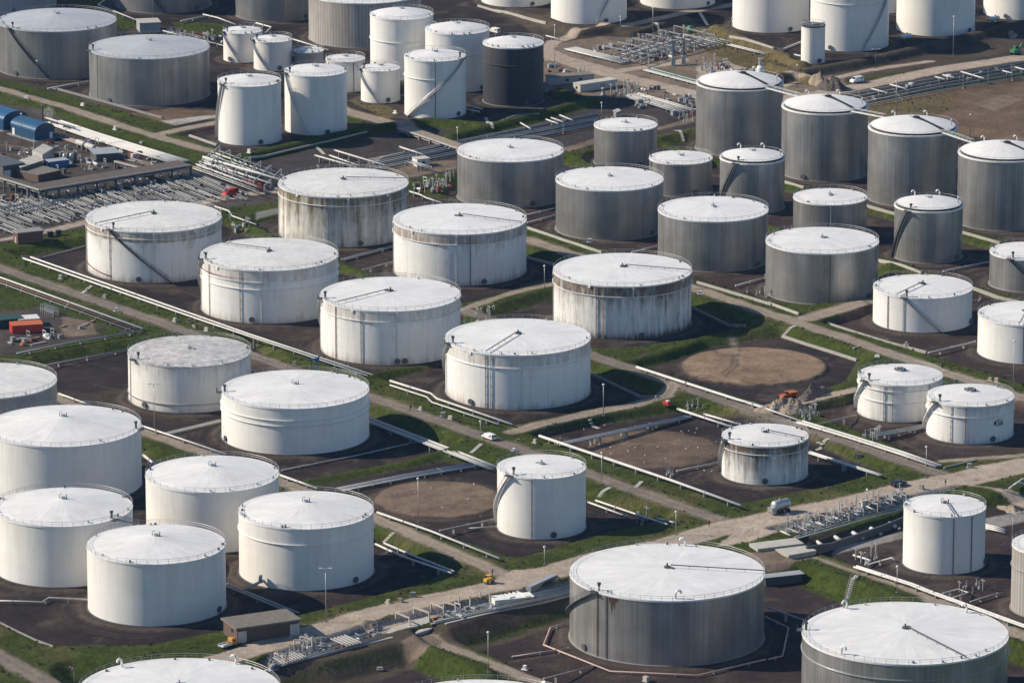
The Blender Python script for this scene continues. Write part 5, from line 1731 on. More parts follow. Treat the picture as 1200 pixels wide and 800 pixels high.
person(831, 617, ANG_B + 1, 'person in a red top standing at the grass corner by the main track', 'cloth_red')

# ------------------------------------------------------------------ buildings
def barrel_shed(p0, p1, p2, h, label):
    a, b, c = G(*p1), G(*p0), G(*p2)
    z = a[2] - .1
    u = unit(b - a); Lu = np.linalg.norm((b - a)[:2])
    v = unit(c - a); Lv = np.linalg.norm((c - a)[:2])
    a = np.array((a[0], a[1], z))
    root = empty('shed', a, label, 'shed', 'blue barrel-roofed sheds')
    n = 14; eave = h * .58
    prof = [(0, 0)] + [(.5 - .5 * math.cos(math.pi * k / n), eave + (h - eave) * math.sin(math.pi * k / n)) for k in range(n + 1)] + [(1, 0)]
    q = lambda s, t, zz: a + u * s + v * t + np.array((0, 0, zz))
    m = MB()        # gables and side walls
    for s in (0.0, Lu):
        m.add([q(s, t * Lv, zz) for t, zz in prof], [tuple(range(len(prof)))])
    for t in (0, 1): m.add([q(0, t * Lv, 0), q(Lu, t * Lv, 0), q(Lu, t * Lv, eave), q(0, t * Lv, eave)], [(0, 1, 2, 3)])
    m.build('wall', M['blue'], root)
    m = MB(); vs, fs = [], []
    for s in (-.25, Lu + .25):
        for dz in (0.0, .12):
            for t, zz in prof[1:-1]: vs.append(q(s, t * Lv * 1.02 - .01 * Lv, zz + .03 + dz))
    k = n + 1
    for i in range(n):
        fs += [(i, i + 1, 2 * k + i + 1, 2 * k + i), (k + i, 3 * k + i, 3 * k + i + 1, k + i + 1), (i, k + i, k + i + 1, i + 1), (2 * k + i, 2 * k + i + 1, 3 * k + i + 1, 3 * k + i)]
    m.add(vs, fs); m.build('roof', M['blueroof'], root)
    m = MB(); s0 = q(Lu * .85, -.05, 0); m.quadbox([s0, s0 + u * 1.3, s0 + u * 1.3 + v * .1, s0 + v * .1], z, z + 2.4); m.build('door', M['white'], root)
    m = MB(); s0 = q(-.05, Lv * .74, 0); m.quadbox([s0, s0 + v * 1.3, s0 + v * 1.3 + u * .1, s0 + u * .1], z, z + 2.3); m.build('door', M['white'], root)
    m = MB(); m.quadbox([q(-1.2, -1.2, 0), q(Lu + 1, -1.2, 0), q(Lu + 1, Lv + 1.2, 0), q(-1.2, Lv + 1.2, 0)], z - .1, z + .22); m.build('plinth', M['concrete_dk'], root)


barrel_shed((13, 157), (41, 165.5), (64, 161.5), 5.6, 'blue shed with a barrel roof, the complete one nearer the grass road')
barrel_shed((-30, 143), (4, 153.5), (32, 149), 6.2, 'blue shed with a barrel roof, cut by the left edge')
block('pump_house', 'long brown brick pump house with a flat roof beside the main track', 'building', (262, 742), (278, 753.5), (341, 738), 3.7, 'brick', 'tar', .5, .45,
      doors=[('v', .08, 2.3, 3.0, 'cabin'), ('v', .93, 2.5, 3.0, 'cabin')], windows=[('u', .35, 1.2, 2.2, .8)])
block('hut', 'small brick hut on the bank beside the left pipe field', 'building', (15.5, 283), (21, 286.5), (47, 281.5), 3.6, 'brick', 'concrete_dk', .3, .3, doors=[('u', .5, .9, 2.2, 'pink_pipe')])
block('hut', 'flat-roofed grey hut between the dull grey tanks', 'building', (160, 34), (164, 39), (187, 37), 3.6, 'greywall', 'concrete', .3, .35)
block('cabin', 'long cream site cabin beside the shaded corridor', 'cabin', (671.5, 106), (680, 108.5), (721, 101.5), 2.8, 'cabin', 'cabin', .1, .2, windows=[('u', .5, 1.0, 1.1, .9)], doors=[('v', .6, 2.0, 2.2, 'greywall')])
block('cabin', 'blue-grey site cabin right of the black-walled tank', 'cabin', (639, 97), (644, 100), (686, 92.5), 2.7, 'greywall', 'tar', .15, .3, windows=[('v', .4, 1.2, 1.1, .9), ('v', .7, 1.2, 1.1, .9)])
block('cabin', 'tiny white cabin beside the long dark pipe corridor', 'cabin', (483, 193), (489, 196), (501, 193.5), 2.6, 'white', 'cabin', .15, .2, doors=[('v', .5, .9, 2.0, 'steel')])
block('shipping_container', 'bright red shipping container on the dirt yard at the left', 'container', (11, 386.5), (14.5, 391.5), (43, 385), 2.6, 'redpaint', 'orange', .02, .06, doors=[('u', .5, 2.0, 2.4, 'redpaint')])
block('shipping_container', 'white-topped container behind the bright red one', 'container', (18, 379), (22, 384), (40, 379), 2.5, 'cabin', 'white', .02, .06)
block('shipping_container', 'dark green container left of the bright red one', 'container', (-14, 381), (-8, 386), (20, 379), 2.7, 'dkgreen', 'dkgreen', .02, .06)
block('shed', 'dark shed with a grey sheet roof behind the huge aluminium tank', 'shed', (893, 679), (897, 687), (935, 675), 2.4, 'steel', 'greywall', .5, .2)
block('shelter', 'open shelter with a tan sheet roof in the left plant', 'shelter', (18, 202), (25, 208), (50, 200), 3.6, 'wood', 'concrete', .6, .15)
block('shed', 'dark shed at the left edge of the plant', 'shed', (-20, 200), (4, 209), (26, 205), 4.2, 'steel', 'steel', .4, .2, doors=[('v', .2, 2.4, 2.6, 'white'), ('v', .8, 2.0, 2.6, 'white')])
block('tank_bund', 'white box-shaped container in the left plant', 'container', (38, 187), (50, 192), (63, 184), 3.2, 'cabin', 'concrete', .02, .08)
block('shelter', 'dark flat canopy at the right end of the left plant', 'shelter', (106, 184), (113, 190), (131, 185), 2.8, 'steel', 'greywall', .6, .15)
block('cabin', 'small blue cabin in the middle of the left plant', 'cabin', (52, 195), (58, 198), (76, 193.5), 2.4, 'bluemach', 'greywall', .1, .12, doors=[('u', .5, 1.0, 2.0, 'white')])
block('wall_block', 'low brown brick enclosure in front of the left plant', 'wall', (72, 207.5), (45, 213.5), (40, 205), 2.4, 'brick', 'tar', .05, .15)
block('kiosk', 'small grey kiosk in the corridor above the mid-size aluminium tank', 'kiosk', (719, 137), (722, 139), (727, 137), 2.2, 'concrete_dk', 'concrete', .4, .2)
block('culvert', 'pale concrete culvert slab over the lower pipe trench', 'culvert', (447, 742.5), (452, 749.5), (506, 736.5), .7, 'concrete', 'concrete', .1, .12)
block('culvert', 'pale concrete culvert slab at the left end of the right trench', 'culvert', (878, 640), (888, 646.5), (922, 633), .9, 'concrete', 'concrete', .1, .12)
block('culvert', 'second pale concrete culvert slab beside the right trench', 'culvert', (905, 643), (924, 653.5), (946, 646), 1.1, 'concrete', 'concrete', .1, .12)
block('equipment_box', 'small dark equipment box on the grass right of the streaked small tank', 'box', (1003, 536), (1005, 538), (1010, 537), 1.6, 'black', 'steel', .05, .08)
for px, py, l in ((58, 278, 'left dark cabinet of the pair beside the brick hut'), (68, 276.5, 'right dark cabinet of the pair beside the brick hut')):
    block('cabinet', l, 'cabinet', (px - 3, py - 1), (px - 2, py), (px + 3, py - 1), 1.8, 'black', 'steel', .05, .08)
# ------------------------------------------------------------------ the left pipe field and its long bridge
def lerp2(a, b, t): return (a[0] + (b[0] - a[0]) * t, a[1] + (b[1] - a[1]) * t)


rf = random.Random(3)
field = [MB() for _ in range(4)]
for k in range(84):
    t = k / 83
    s = lerp2((-55, 246), (228, 201), t)
    Ln = rf.uniform(50, 76) if t > .15 else rf.uniform(60, 90)
    if 80 < s[0] < 110: Ln *= .7
    sh = rf.uniform(-6, 8)
    a = (s[0] + sh, s[1] + sh * .41)
    e = (a[0] + Ln, a[1] + Ln * .41)
    if e[1] > 262 - (e[0] - 60) * .12: e = lerp2(a, e, .8)
    cut = rf.uniform(.35, .75); gap = rf.uniform(.03, .12)
    segs = [(a, lerp2(a, e, cut)), (lerp2(a, e, cut + gap), e)] if k % 3 else [(a, e)]
    if k % 5 or k < 6:
        for a, e in segs:
            lf = rf.choice((.7, .9, 1.2)); w_ = line_pts([a, e], lf)
            field[k % 3].tube(w_, rf.choice((.09, .12, .15, .2)), 6)
            d_ = w_[1] - w_[0]; n_ = max(1, int(np.linalg.norm(d_) / 7))
            for j_ in range(n_):
                q_ = w_[0] + d_ * (j_ + .5) / n_; g_ = hz(q_[0], q_[1]); field[3].box((q_[0], q_[1], g_ - .1), (.5, .25, max(.1, q_[2] - g_)), ANG_B)
        continue
    for a, e in segs: pipeline([a, e], rf.choice((.09, .12, .15, .2)), rf.choice(('white_pipe', 'pale_pipe', 'pale_pipe', 'grey_pipe', 'grey_pipe')),
             'pale pipe among the many parallel ones of the left pipe field below the brown bridge', 'parallel pipes of the left pipe field', rf.choice((.7, .9, 1.2)), 14)
fv, ff, fi = [], [], []
for q_, m in enumerate(field):
    n0 = len(fv); fv += m.v; ff += [tuple(x + n0 for x in f_) for f_ in m.f]; fi += [q_] * len(m.f)
m = MB(); m.v, m.f = fv, ff
o = m.local('pipes', M['pale_pipe'], None)
for mt in ('grey_pipe', 'steel', 'concrete_dk'): o.data.materials.append(M[mt])
o.data.polygons.foreach_set('material_index', fi); o['kind'] = 'stuff'
tag(o, 'mass of thin parallel pale pipes filling the left pipe field', 'pipes')
for lay, (lift, nn) in enumerate(((1.0, 11), (2.6, 8))):
    for k in range(nn):
        a = lerp2((226, 197 - lay * 2), (252, 180 - lay * 5), k / (nn - 1)); Ln = 78 - (k % 3) * 6
        pipeline([a, (a[0] + Ln, a[1] + Ln * .37)], rf.choice((.16, .2, .26)), rf.choice(('white_pipe', 'pale_pipe', 'grey_pipe')),
                 'pale pipe on the rack right of the brown bridge, left of the mossy tank', 'parallel pipes right of the bridge', lift, 0)
for k in range(7):
    a = lerp2((283, 213), (288, 207), k / 6)
    pipeline([a, (a[0] + 24, a[1] + 9)], .2, 'rust', 'thin dark red pipe on the rack left of the mossy stained tank', 'dark red pipes on the rack', 1.4 + .2 * (k % 3), 0)
pipeline([(238, 184), (285, 198), (330, 211)], .62, 'white_pipe', 'fat white overhead pipe right of the brown bridge', None, 4.2, 10)
pipeline([(236, 190), (280, 203), (318, 215)], .45, 'white_pipe', 'white overhead pipe below the fat one right of the brown bridge', None, 3.2, 10)


# ------------------------------------------------------------------ valves: one model with its parts, copied
def make_valve(name, label, group, kind):
    root = empty(name, (0, 0, -50), label, 'valve', group)
    if kind == 0:        # upright valve with a hand wheel
        m = MB(); m.box((0, 0, 0), (.6, .6, .7)); m.local('body', M['galv'], root)
        m = MB(); m.cyl((0, 0, .7), .14, .12, 1.3, 8); m.local('stem', M['grey_pipe'], root)
        m = MB(); m.tube([(.42 * math.cos(a), .42 * math.sin(a), 2.0) for a in np.linspace(0, 2 * math.pi, 13)[:-1]], .07, 5, True); m.local('hand_wheel', M['steel'], root)
    elif kind == 1:      # gooseneck standpipe
        m = MB(); m.tube([(0, 0, 0), (0, 0, 2.0), (.2, 0, 2.5), (.9, 0, 2.6), (1.3, 0, 2.2), (1.3, 0, .2)], .2, 8); m.local('pipe', M['grey_pipe'], root, True)
        m = MB(); m.tube([(0, 0, 1.0), (0, 0, 1.2)], .36, 10); m.local('flange', M['galv'], root)
    else:                # tall post with cross arm
        m = MB(); m.box((0, 0, 0), (.26, .26, 3.6)); m.local('post', M['galv'], root)
        m = MB(); m.box((0, 0, 3.0), (1.7, .2, .25)); m.local('cross_arm', M['pale_pipe'], root)
    return root


def inside(q, poly):
    c = False
    for i in range(len(poly)):
        a, b = poly[i], poly[i - 1]
        if (a[1] > q[1]) != (b[1] > q[1]) and q[0] < (b[0] - a[0]) * (q[1] - a[1]) / (b[1] - a[1]) + a[0]: c = not c
    return c


def scatter(poly, n, label, group, seed, kinds=(0, 1, 2), mind=1.4):
    rr = random.Random(seed)
    protos = {k: make_valve(('gate_valve', 'standpipe', 'support_post')[k], label[k], group[k], k) for k in kinds}
    used, pts, tries = set(), [], 0
    xs_ = [p[0] for p in poly]; ys_ = [p[1] for p in poly]
    while len(pts) < n and tries < 5000:
        tries += 1
        q = (rr.uniform(min(xs_), max(xs_)), rr.uniform(min(ys_), max(ys_)))
        if not inside(q, poly): continue
        p = G(*q)
        if any((p[0] - o[0]) ** 2 + (p[1] - o[1]) ** 2 < mind ** 2 for o in pts): continue
        pts.append(p)
        k = rr.choice([q_ for q_ in kinds for _ in range(1 if q_ == 1 else 3)])
        o = protos[k] if k not in used else copy_tree(protos[k])
        used.add(k)
        o.location = tuple(p); o.rotation_euler = (0, 0, ANG_A + rr.choice((0, math.pi / 2, math.pi)))
        sc_ = rr.uniform(.8, 1.15) * (.62 if k == 1 else .9); o.scale = (sc_, sc_, sc_)
    for k in kinds:
        if k not in used: copy_del(protos[k])


def copy_del(o):
    for c in list(o.children): copy_del(c)
    bpy.data.objects.remove(o)


def lab3(where): return {0: 'grey gate valve with a hand wheel ' + where, 1: 'pale bent standpipe ' + where, 2: 'grey support post with a cross arm ' + where}


def grp3(where): return {0: 'gate valves ' + where, 1: 'standpipes ' + where, 2: 'support posts ' + where}


def pipe_bridge(p0, p1, width, zdeck, label, post='steel', kind='pipe bridge', deck='ash'):
    a, b = G(p0[0], p0[1], zdeck), G(p1[0], p1[1], zdeck)
    z = .5 * (a[2] + b[2]) + zdeck
    root = empty(kind.replace(' ', '_'), a, label, kind, 'brown pipe bridges of the left plant' if kind != 'bridge' else None)
    d = unit(b - a); s = np.array((-d[1], d[0], 0))
    A = np.array((a[0], a[1], z)); B = np.array((b[0], b[1], z))
    m = MB(); m.quadbox([A - s * 0, B - s * 0, B + s * width, A + s * width], z - .5, z); m.build('deck', M[deck], root)
    m = MB(); m.beam(A - s * .1 + (0, 0, -.15), B - s * .1 + (0, 0, -.15), .3, .5); m.build('edge_beam', M['concrete'], root)
    L = np.linalg.norm(B - A); n = max(2, int(L / 6.5))
    for k in range(n + 1):
        for w_ in (.3, width - .3):
            p = A + d * (L * k / n) + s * w_
            m = MB(); g0 = hz(p[0], p[1]); m.box((p[0], p[1], g0 - .2), (.5, .5, z - .5 - g0 + .2), ANG_B); m.build('post', M[post], root)
    for q in range(5):
        w_ = .8 + q * (width - 1.6) / 4
        m = MB(); m.tube([A + s * w_ + (0, 0, -1.3), B + s * w_ + (0, 0, -1.3)], .25, 8); m.build('carried_pipe', M['brown_pipe' if q % 2 else 'grey_pipe'], root)


pipe_bridge((47, 222), (224, 193), 8.0, 4.6, 'long brown pipe bridge crossing above the left pipe field')
pipe_bridge((-10, 205), (46, 222), 3.0, 4.6, 'short brown pipe bridge at the left edge joining the long one')
pipe_bridge((134, 188.5), (176, 199), 1.6, 4.0, 'narrow pale pipe bridge joining the long one in the middle')

for k in range(14):
    a = (rf.uniform(-5, 190), 0); a = (a[0], 252 - a[0] * .13 + rf.uniform(-10, 6))
    pipeline([a, (a[0] + rf.uniform(12, 34), a[1] - rf.uniform(3, 8))], .2, rf.choice(('pale_pipe', 'grey_pipe')), 'cross pipe lying over the left pipe field', 'cross pipes of the left pipe field', rf.choice((1.3, 1.7)), 0)
scatter([(0, 250), (100, 225), (220, 208), (225, 228), (100, 245), (0, 268)], 40, lab3('in the left pipe field'), grp3('in the left pipe field'), 30)
scatter([(0, 176), (60, 170), (130, 192), (100, 200), (40, 190), (0, 185)], 22, lab3('in the left plant'), grp3('in the left plant'), 31)
scatter([(192, 36), (262, 44), (262, 56), (230, 52), (192, 42)], 14, lab3('left of the small white tanks'), grp3('left of the small tanks'), 32)
for k in range(7):
    a = (190 + k * 9, 36 + k * 2.2)
    pipeline([a, (a[0] + 22, a[1] + 5.5)], .26, ('white_pipe', 'pale_pipe')[k % 2], 'pale pipe in the strip left of the row of small white tanks', 'pale pipes left of the small tanks', .8, 8)
for q, l in (([(123, 0), (115, 6), (163, 25)], 'pale pipe above the dull grey tank at the top left'), ([(212, 25), (240, 19)], 'pale pipe at the foot of a top edge tank'), ([(238, 17), (255, 21), (276, 29)], 'white pipe between two dull grey tanks at the top'),
             ([(300, 27), (318, 32), (312, 38)], 'white pipe behind the small white tanks'), ([(343, 46), (385, 59)], 'white pipe behind the very small grey tank'), ([(545, 123), (565, 128)], 'white pipe at the foot of the black-walled tank'), ([(546, 128), (562, 131)], 'fat white pipe at the foot of the black-walled tank'),
             ([(495, 22), (512, 27)], 'white pipe between the tall white tanks'), ([(56, 104), (104, 95)], 'white pipe running to the dull grey tank with the drain line'), ([(640, 42), (655, 46)], 'white pipe on the dead bank near the dirt road bend'), ([(930, 64), (952, 69)], 'pale pipe left of the slim white vessel')):
    pipeline(q, .42, 'white_pipe', l, None, .9, 8)
pipe_bridge((466, 149.5), (540, 174.5), 4.6, 2.0, 'flat concrete road bridge over the shaded pipe corridor', 'concrete_dk', 'bridge', 'rubble')

# white bundle beside the blue sheds
for k in range(7):
    pipeline([(62 + k * .2, 143 - k * .1), (110, 159), (165, 176), (212, 190)], .5, 'white_pipe', 'fat white pipe of the wide bundle running from the blue sheds', 'wide white pipe bundle by the blue sheds', 1.0, 16, off=(k - 3) * 1.05)
for k in range(3):
    pipeline([(58, 139 - k), (88, 149 - k)], .35, 'white_pipe', 'white pipe at the head of the wide bundle behind the blue sheds', 'white pipes at the bundle head', 2.4, 6, off=k * .9)
for k in range(5):
    pipeline([(66, 156 + k * 1.2), (140, 181 + k * 1.2), (196, 196 + k)], .2, 'grey_pipe' if k % 2 else 'brown_pipe', 'thin dark pipe in the strip below the wide white bundle', 'thin pipes below the wide bundle', .5, 0)

# small vessels of the plant
def horizontal_vessel(px, py, ang, L, r, lift, mat, label, cat='vessel', wheels=False):
    p = G(px, py)
    root = empty('horizontal_vessel', p, label, cat, None, ang)
    m = MB()
    xs_ = [(-L / 2 - .45, .25), (-L / 2 - .3, .62), (-L / 2, .92), (-L / 2 + .3, 1), (L / 2 - .3, 1), (L / 2, .92), (L / 2 + .3, .62), (L / 2 + .45, .25)]
    m.tube([(x, 0, lift + r) for x, _ in xs_], [r * f for _, f in xs_], 18); m.local('drum', M[mat], root, True)
    for x in (-L * .3, L * .3):
        m = MB(); m.box((x, 0, 0), (.4, r * 1.5, lift + r * .5)); m.local('saddle', M['concrete_dk'], root)
    m = MB(); m.cyl((L * .1, 0, lift + 2 * r - .05), .3, .3, .45, 10); m.local('manhole', M['galv'], root)
    if wheels:
        for x in (-L * .35, L * .1, L * .3):
            for s in (-1, 1):
                m = MB(); m.tube([(x, s * r * .75, .5), (x, s * r * 1.05, .5)], .5, 12); m.local('wheel', M['black'], root)
        m = MB(); m.box((L * .62, 0, .6), (1.6, r * 1.4, 1.4)); m.local('pump_unit', M['galv'], root)
        m = MB(); m.beam((-L * .5, 0, .75), (L * .8, 0, .75), 1.0, .25); m.local('chassis', M['steel'], root)
    return root


horizontal_vessel(95, 174, ANG_A, 4.2, 1.0, .8, 'cabin', 'cream horizontal drum in the left plant, left of its twin')
horizontal_vessel(106, 178, ANG_A, 4.6, 1.0, .8, 'cabin', 'cream horizontal drum in the left plant, beside the dark canopy')
horizontal_vessel(915, 600, ANG_B + math.pi, 5.0, 1.3, .9, 'galv', 'grey tank trailer parked on the verge of the main track', 'trailer', True)
horizontal_vessel(1062, 47, ANG_B, 4.2, .9, .5, 'white', 'white capsule vessel at the foot of the top right tanks, left one')
horizontal_vessel(1165, 26, ANG_B, 4.2, .9, .5, 'white', 'white capsule vessel at the foot of the top right tanks, right one')
for k, (px, py) in enumerate(((72, 189), (76, 190.5), (80, 189), (84, 190), (87, 188.5))):
    p = G(px, py); m = MB(); m.lathe((0, 0, 0), [(.7, 0), (.75, .1), (.75, 2.6), (.55, 2.95), (.15, 3.1)], 14)
    o = m.local('upright_vessel', M['galv' if k % 2 else 'steel'], None, True); o.location = tuple(p)
    tag(o, 'small upright grey vessel in the row behind the small blue cabin', 'vessel', 'upright vessels in the left plant')


def stack_unit(px, py, ytop, label):
    p = G(px, py); h = height_to(p, ytop)
    root = empty('flue_stack', p, label, 'stack', 'square flue stacks at the manifold')
    m = MB(); m.box((0, 0, -.2), (1.5, 1.5, h * .36)); m.local('base', M['cabin'], root)
    m = MB(); m.box((0, 0, h * .36 - .2), (.75, .75, h * .64)); m.local('flue', M['concrete_dk'], root)
    m = MB(); m.box((0, 0, h - .2), (.95, .95, .2)); m.local('cap', M['steel'], root)


stack_unit(789, 77, 48, 'square flue stack on a pale base at the manifold, left of the two')
stack_unit(801, 75.5, 46, 'square flue stack on a pale base at the manifold, right of the two')

p = G(891, 96); h = height_to(p, 68)
root = empty('gas_scrubber', p, 'white bottle-shaped vessel with a grey neck behind the nearest black-guttered tank', 'vessel')
m = MB(); m.lathe((0, 0, 0), [(1.35, 0), (1.4, .2), (1.4, h * .55), (1.15, h * .64), (.7, h * .68)], 20); m.local('body', M['white'], root, True)
m = MB(); m.lathe((0, 0, h * .68), [(.7, 0), (.72, h * .22), (1.0, h * .26), (1.0, h * .30)], 20); m.local('neck', M['galv'], root)
p = G(808.5, 38); m = MB(); m.lathe((0, 0, 0), [(1.1, 0), (1.15, .1), (1.15, 2.0), (.8, 2.4), (.2, 2.55)], 18)
o = m.local('drum', M['green'], None, True); o.location = tuple(p); tag(o, 'bright green upright drum behind the manifold', 'drum')
p = G(707, 112); root = empty('upright_vessel', p, 'pale upright vessel beside the long cream cabin', 'vessel')
m = MB(); m.lathe((0, 0, 0), [(1.0, 0), (.95, .5), (.55, .8), (.55, 2.0), (.8, 2.2), (.8, 2.7), (.2, 3.0)], 16); m.local('body', M['pale_pipe'], root, True)

scatter([(712, 66), (745, 48), (790, 38), (832, 44), (842, 50), (800, 62), (752, 71)], 90, lab3('in the far pipe manifold'), grp3('in the far manifold'), 1, (0, 1, 2), 1.6)
scatter([(712, 108), (735, 99), (752, 108), (745, 115), (720, 116)], 26, lab3('beside the long cream cabin'), grp3('by the cream cabin'), 2)
scatter([(815, 78), (840, 72), (862, 80), (850, 88), (825, 86)], 20, lab3('right of the flue stacks'), grp3('right of the stacks'), 4)
scatter([(905, 624), (950, 607), (1000, 594), (1056, 579), (1058, 592), (1000, 608), (948, 628)], 85, lab3('in the right pipe trench'), grp3('in the right trench'), 5)
scatter([(310, 780), (335, 764), (380, 752), (365, 768), (318, 784)], 24, lab3('in the lower left pipe trench'), grp3('in the lower left trench'), 6)
scatter([(790, 138), (816, 125), (818, 140), (805, 148)], 14, lab3('left of the nearest black-guttered tank'), grp3('left of the black-guttered tank'), 7)
scatter([(335, 222), (370, 205), (420, 195), (430, 200), (380, 216)], 22, lab3('behind the mossy stained tank'), grp3('behind the mossy tank'), 8)
scatter([(482, 222), (500, 214), (528, 212), (524, 222), (500, 228)], 22, lab3('right of the mossy stained tank'), grp3('right of the mossy tank'), 9)
scatter([(932, 487), (955, 481), (962, 488), (945, 494)], 12, lab3('beside the brown rubble heap'), grp3('by the rubble heap'), 10)
scatter([(1008, 512), (1035, 508), (1030, 518), (1018, 520)], 9, lab3('in front of the double-girder white tank'), grp3('by the double-girder tank'), 11)
scatter([(255, 200), (290, 190), (318, 205), (300, 222), (270, 215)], 26, lab3('on the rack right of the brown bridge'), grp3('right of the brown bridge'), 12)
scatter([(550, 372), (570, 362), (584, 364), (578, 372), (560, 376)], 10, lab3('between the streaked white tanks by the cross road'), grp3('at the cross road'), 13)
scatter([(868, 342), (905, 330), (915, 335), (900, 350)], 9, lab3('at the foot of the bright aluminium tank'), grp3('by the bright tank'), 14)
scatter([(1120, 358), (1140, 352), (1160, 350), (1150, 358)], 5, lab3('below the small tank with a staircase'), grp3('below the staircase tank'), 15)
scatter([(1000, 655), (1030, 645), (1035, 655), (1010, 662)], 10, lab3('on the slab by the lower right tank'), grp3('on the slab'), 16)
scatter([(1118, 688), (1150, 680), (1160, 690), (1130, 698)], 7, lab3('in front of the lower right tank'), grp3('by the lower right tank'), 17)
scatter([(740, 608), (760, 604), (766, 612), (750, 616)], 6, lab3('at the right end of the earth disc basin'), grp3('at the disc basin end'), 18)
scatter([(780, 556), (792, 552), (796, 558), (786, 563)], 4, lab3('on the fat white pipe of the bare basin'), grp3('on the fat white pipe'), 19, (0,), .9)
scatter([(800, 477), (815, 474), (826, 480), (812, 484)], 6, lab3('at the looping road corner of the bare basin'), grp3('at the bare basin corner'), 20)

# small skids, crates and pump sets that crowd the plant areas
def clutter(poly, n, label, group, seed, mats):
    rr = random.Random(seed); xs_ = [p[0] for p in poly]; ys_ = [p[1] for p in poly]; done = 0; base = []
    for v in range(4):
        m = MB()
        if v == 0: m.box((0, 0, 0), (2.4, 1.2, .25)); m.box((-.5, 0, .25), (.9, .8, .8)); m.box((.6, 0, .25), (.8, .5, .5))
        elif v == 1: m.box((0, 0, 0), (1.5, 1.1, 1.5)); m.box((0, 0, 1.5), (1.7, 1.3, .12))
        elif v == 2: m.tube([(-1.2, 0, .6), (1.2, 0, .6)], .5, 10); m.box((-.6, 0, 0), (.25, .8, .4)); m.box((.6, 0, 0), (.25, .8, .4))
        else: m.box((-.9, 0, 0), (.14, .14, 2.4)); m.box((.9, 0, 0), (.14, .14, 2.4)); m.box((0, 0, 2.3), (2.0, .2, .2)); m.tube([(-.9, .2, 1.2), (.9, .2, 1.2)], .12, 6)
        base.append(m)
    tries = 0
    while done < n and tries < 3000:
        tries += 1
        q = (rr.uniform(min(xs_), max(xs_)), rr.uniform(min(ys_), max(ys_)))
        if not inside(q, poly): continue
        v = rr.randrange(4); p = G(*q)
        o = base[v].local(('pump_skid', 'equipment_cabinet', 'pressure_vessel', 'pipe_stand')[v], M[rr.choice(mats)], None)
        o.location = tuple(p); o.rotation_euler[2] = ANG_A + rr.choice((0, math.pi / 2)) + rr.uniform(-.1, .1); s_ = rr.uniform(.6, 1.1); o.scale = (s_, s_, s_)
        w_ = ('pump skid', 'equipment cabinet', 'pressure vessel', 'pipe stand')[v]
        tag(o, 'small weathered ' + w_ + ' ' + label, w_, w_ + 's ' + group); done += 1


CM = ('pale_pipe', 'grey_pipe', 'steel', 'concrete_dk', 'rust', 'white_pipe', 'galv')
clutter([(0, 172), (60, 166), (110, 188), (205, 194), (60, 205), (0, 198)], 60, 'crowding the left plant', 'of the left plant', 41, CM)
clutter([(100, 165), (200, 192), (180, 194), (100, 172)], 18, 'in the strip below the wide white bundle', 'below the wide bundle', 42, CM)
clutter([(-5, 235), (220, 203), (225, 212), (0, 248)], 46, 'under the edge of the brown pipe bridge', 'under the brown bridge', 43, CM)
clutter([(690, 60), (790, 36), (845, 48), (800, 66), (740, 76)], 60, 'among the far manifold pipes', 'of the far manifold', 44, CM)
clutter([(645, 74), (700, 88), (690, 94), (640, 84)], 14, 'beside the far dirt road', 'by the far dirt road', 45, CM)
clutter([(720, 102), (760, 100), (818, 118), (815, 140), (750, 128)], 46, 'left of the nearest black-guttered tank', 'left of the black-guttered tank', 46, CM)
clutter([(816, 74), (880, 76), (900, 84), (840, 92)], 20, 'on the yard right of the flue stacks', 'right of the flue stacks', 47, CM)
clutter([(900, 626), (950, 606), (1058, 578), (1058, 592), (950, 628)], 50, 'in the right pipe trench', 'of the right trench', 48, CM)
clutter([(305, 782), (440, 737), (448, 746), (315, 786)], 26, 'in the lower left pipe trench', 'of the lower left trench', 49, CM)
clutter([(500, 725), (600, 701), (610, 708), (520, 730)], 22, 'in the lower middle pipe trench', 'of the lower middle trench', 50, CM)
clutter([(330, 214), (430, 190), (440, 200), (340, 226)], 24, 'in the corridor behind the mossy tank', 'behind the mossy tank', 51, CM)
clutter([(480, 214), (530, 206), (530, 224), (490, 230)], 18, 'right of the mossy stained tank', 'right of the mossy tank', 52, CM)
clutter([(262, 258), (300, 256), (300, 274), (270, 276)], 14, 'between the fire line tank and the mossy tank', 'behind the fire line tank', 53, CM)
clutter([(1005, 110), (1190, 78), (1190, 88), (1020, 118)], 24, 'in the dark top right corridor', 'of the top right corridor', 54, CM)
clutter([(190, 36), (262, 42), (262, 54), (200, 50)], 18, 'left of the small white tanks', 'left of the small tanks', 55, CM)
clutter([(0, 392), (60, 380), (110, 382), (60, 402), (0, 410)], 14, 'on the left work site', 'of the left work site', 56, CM)

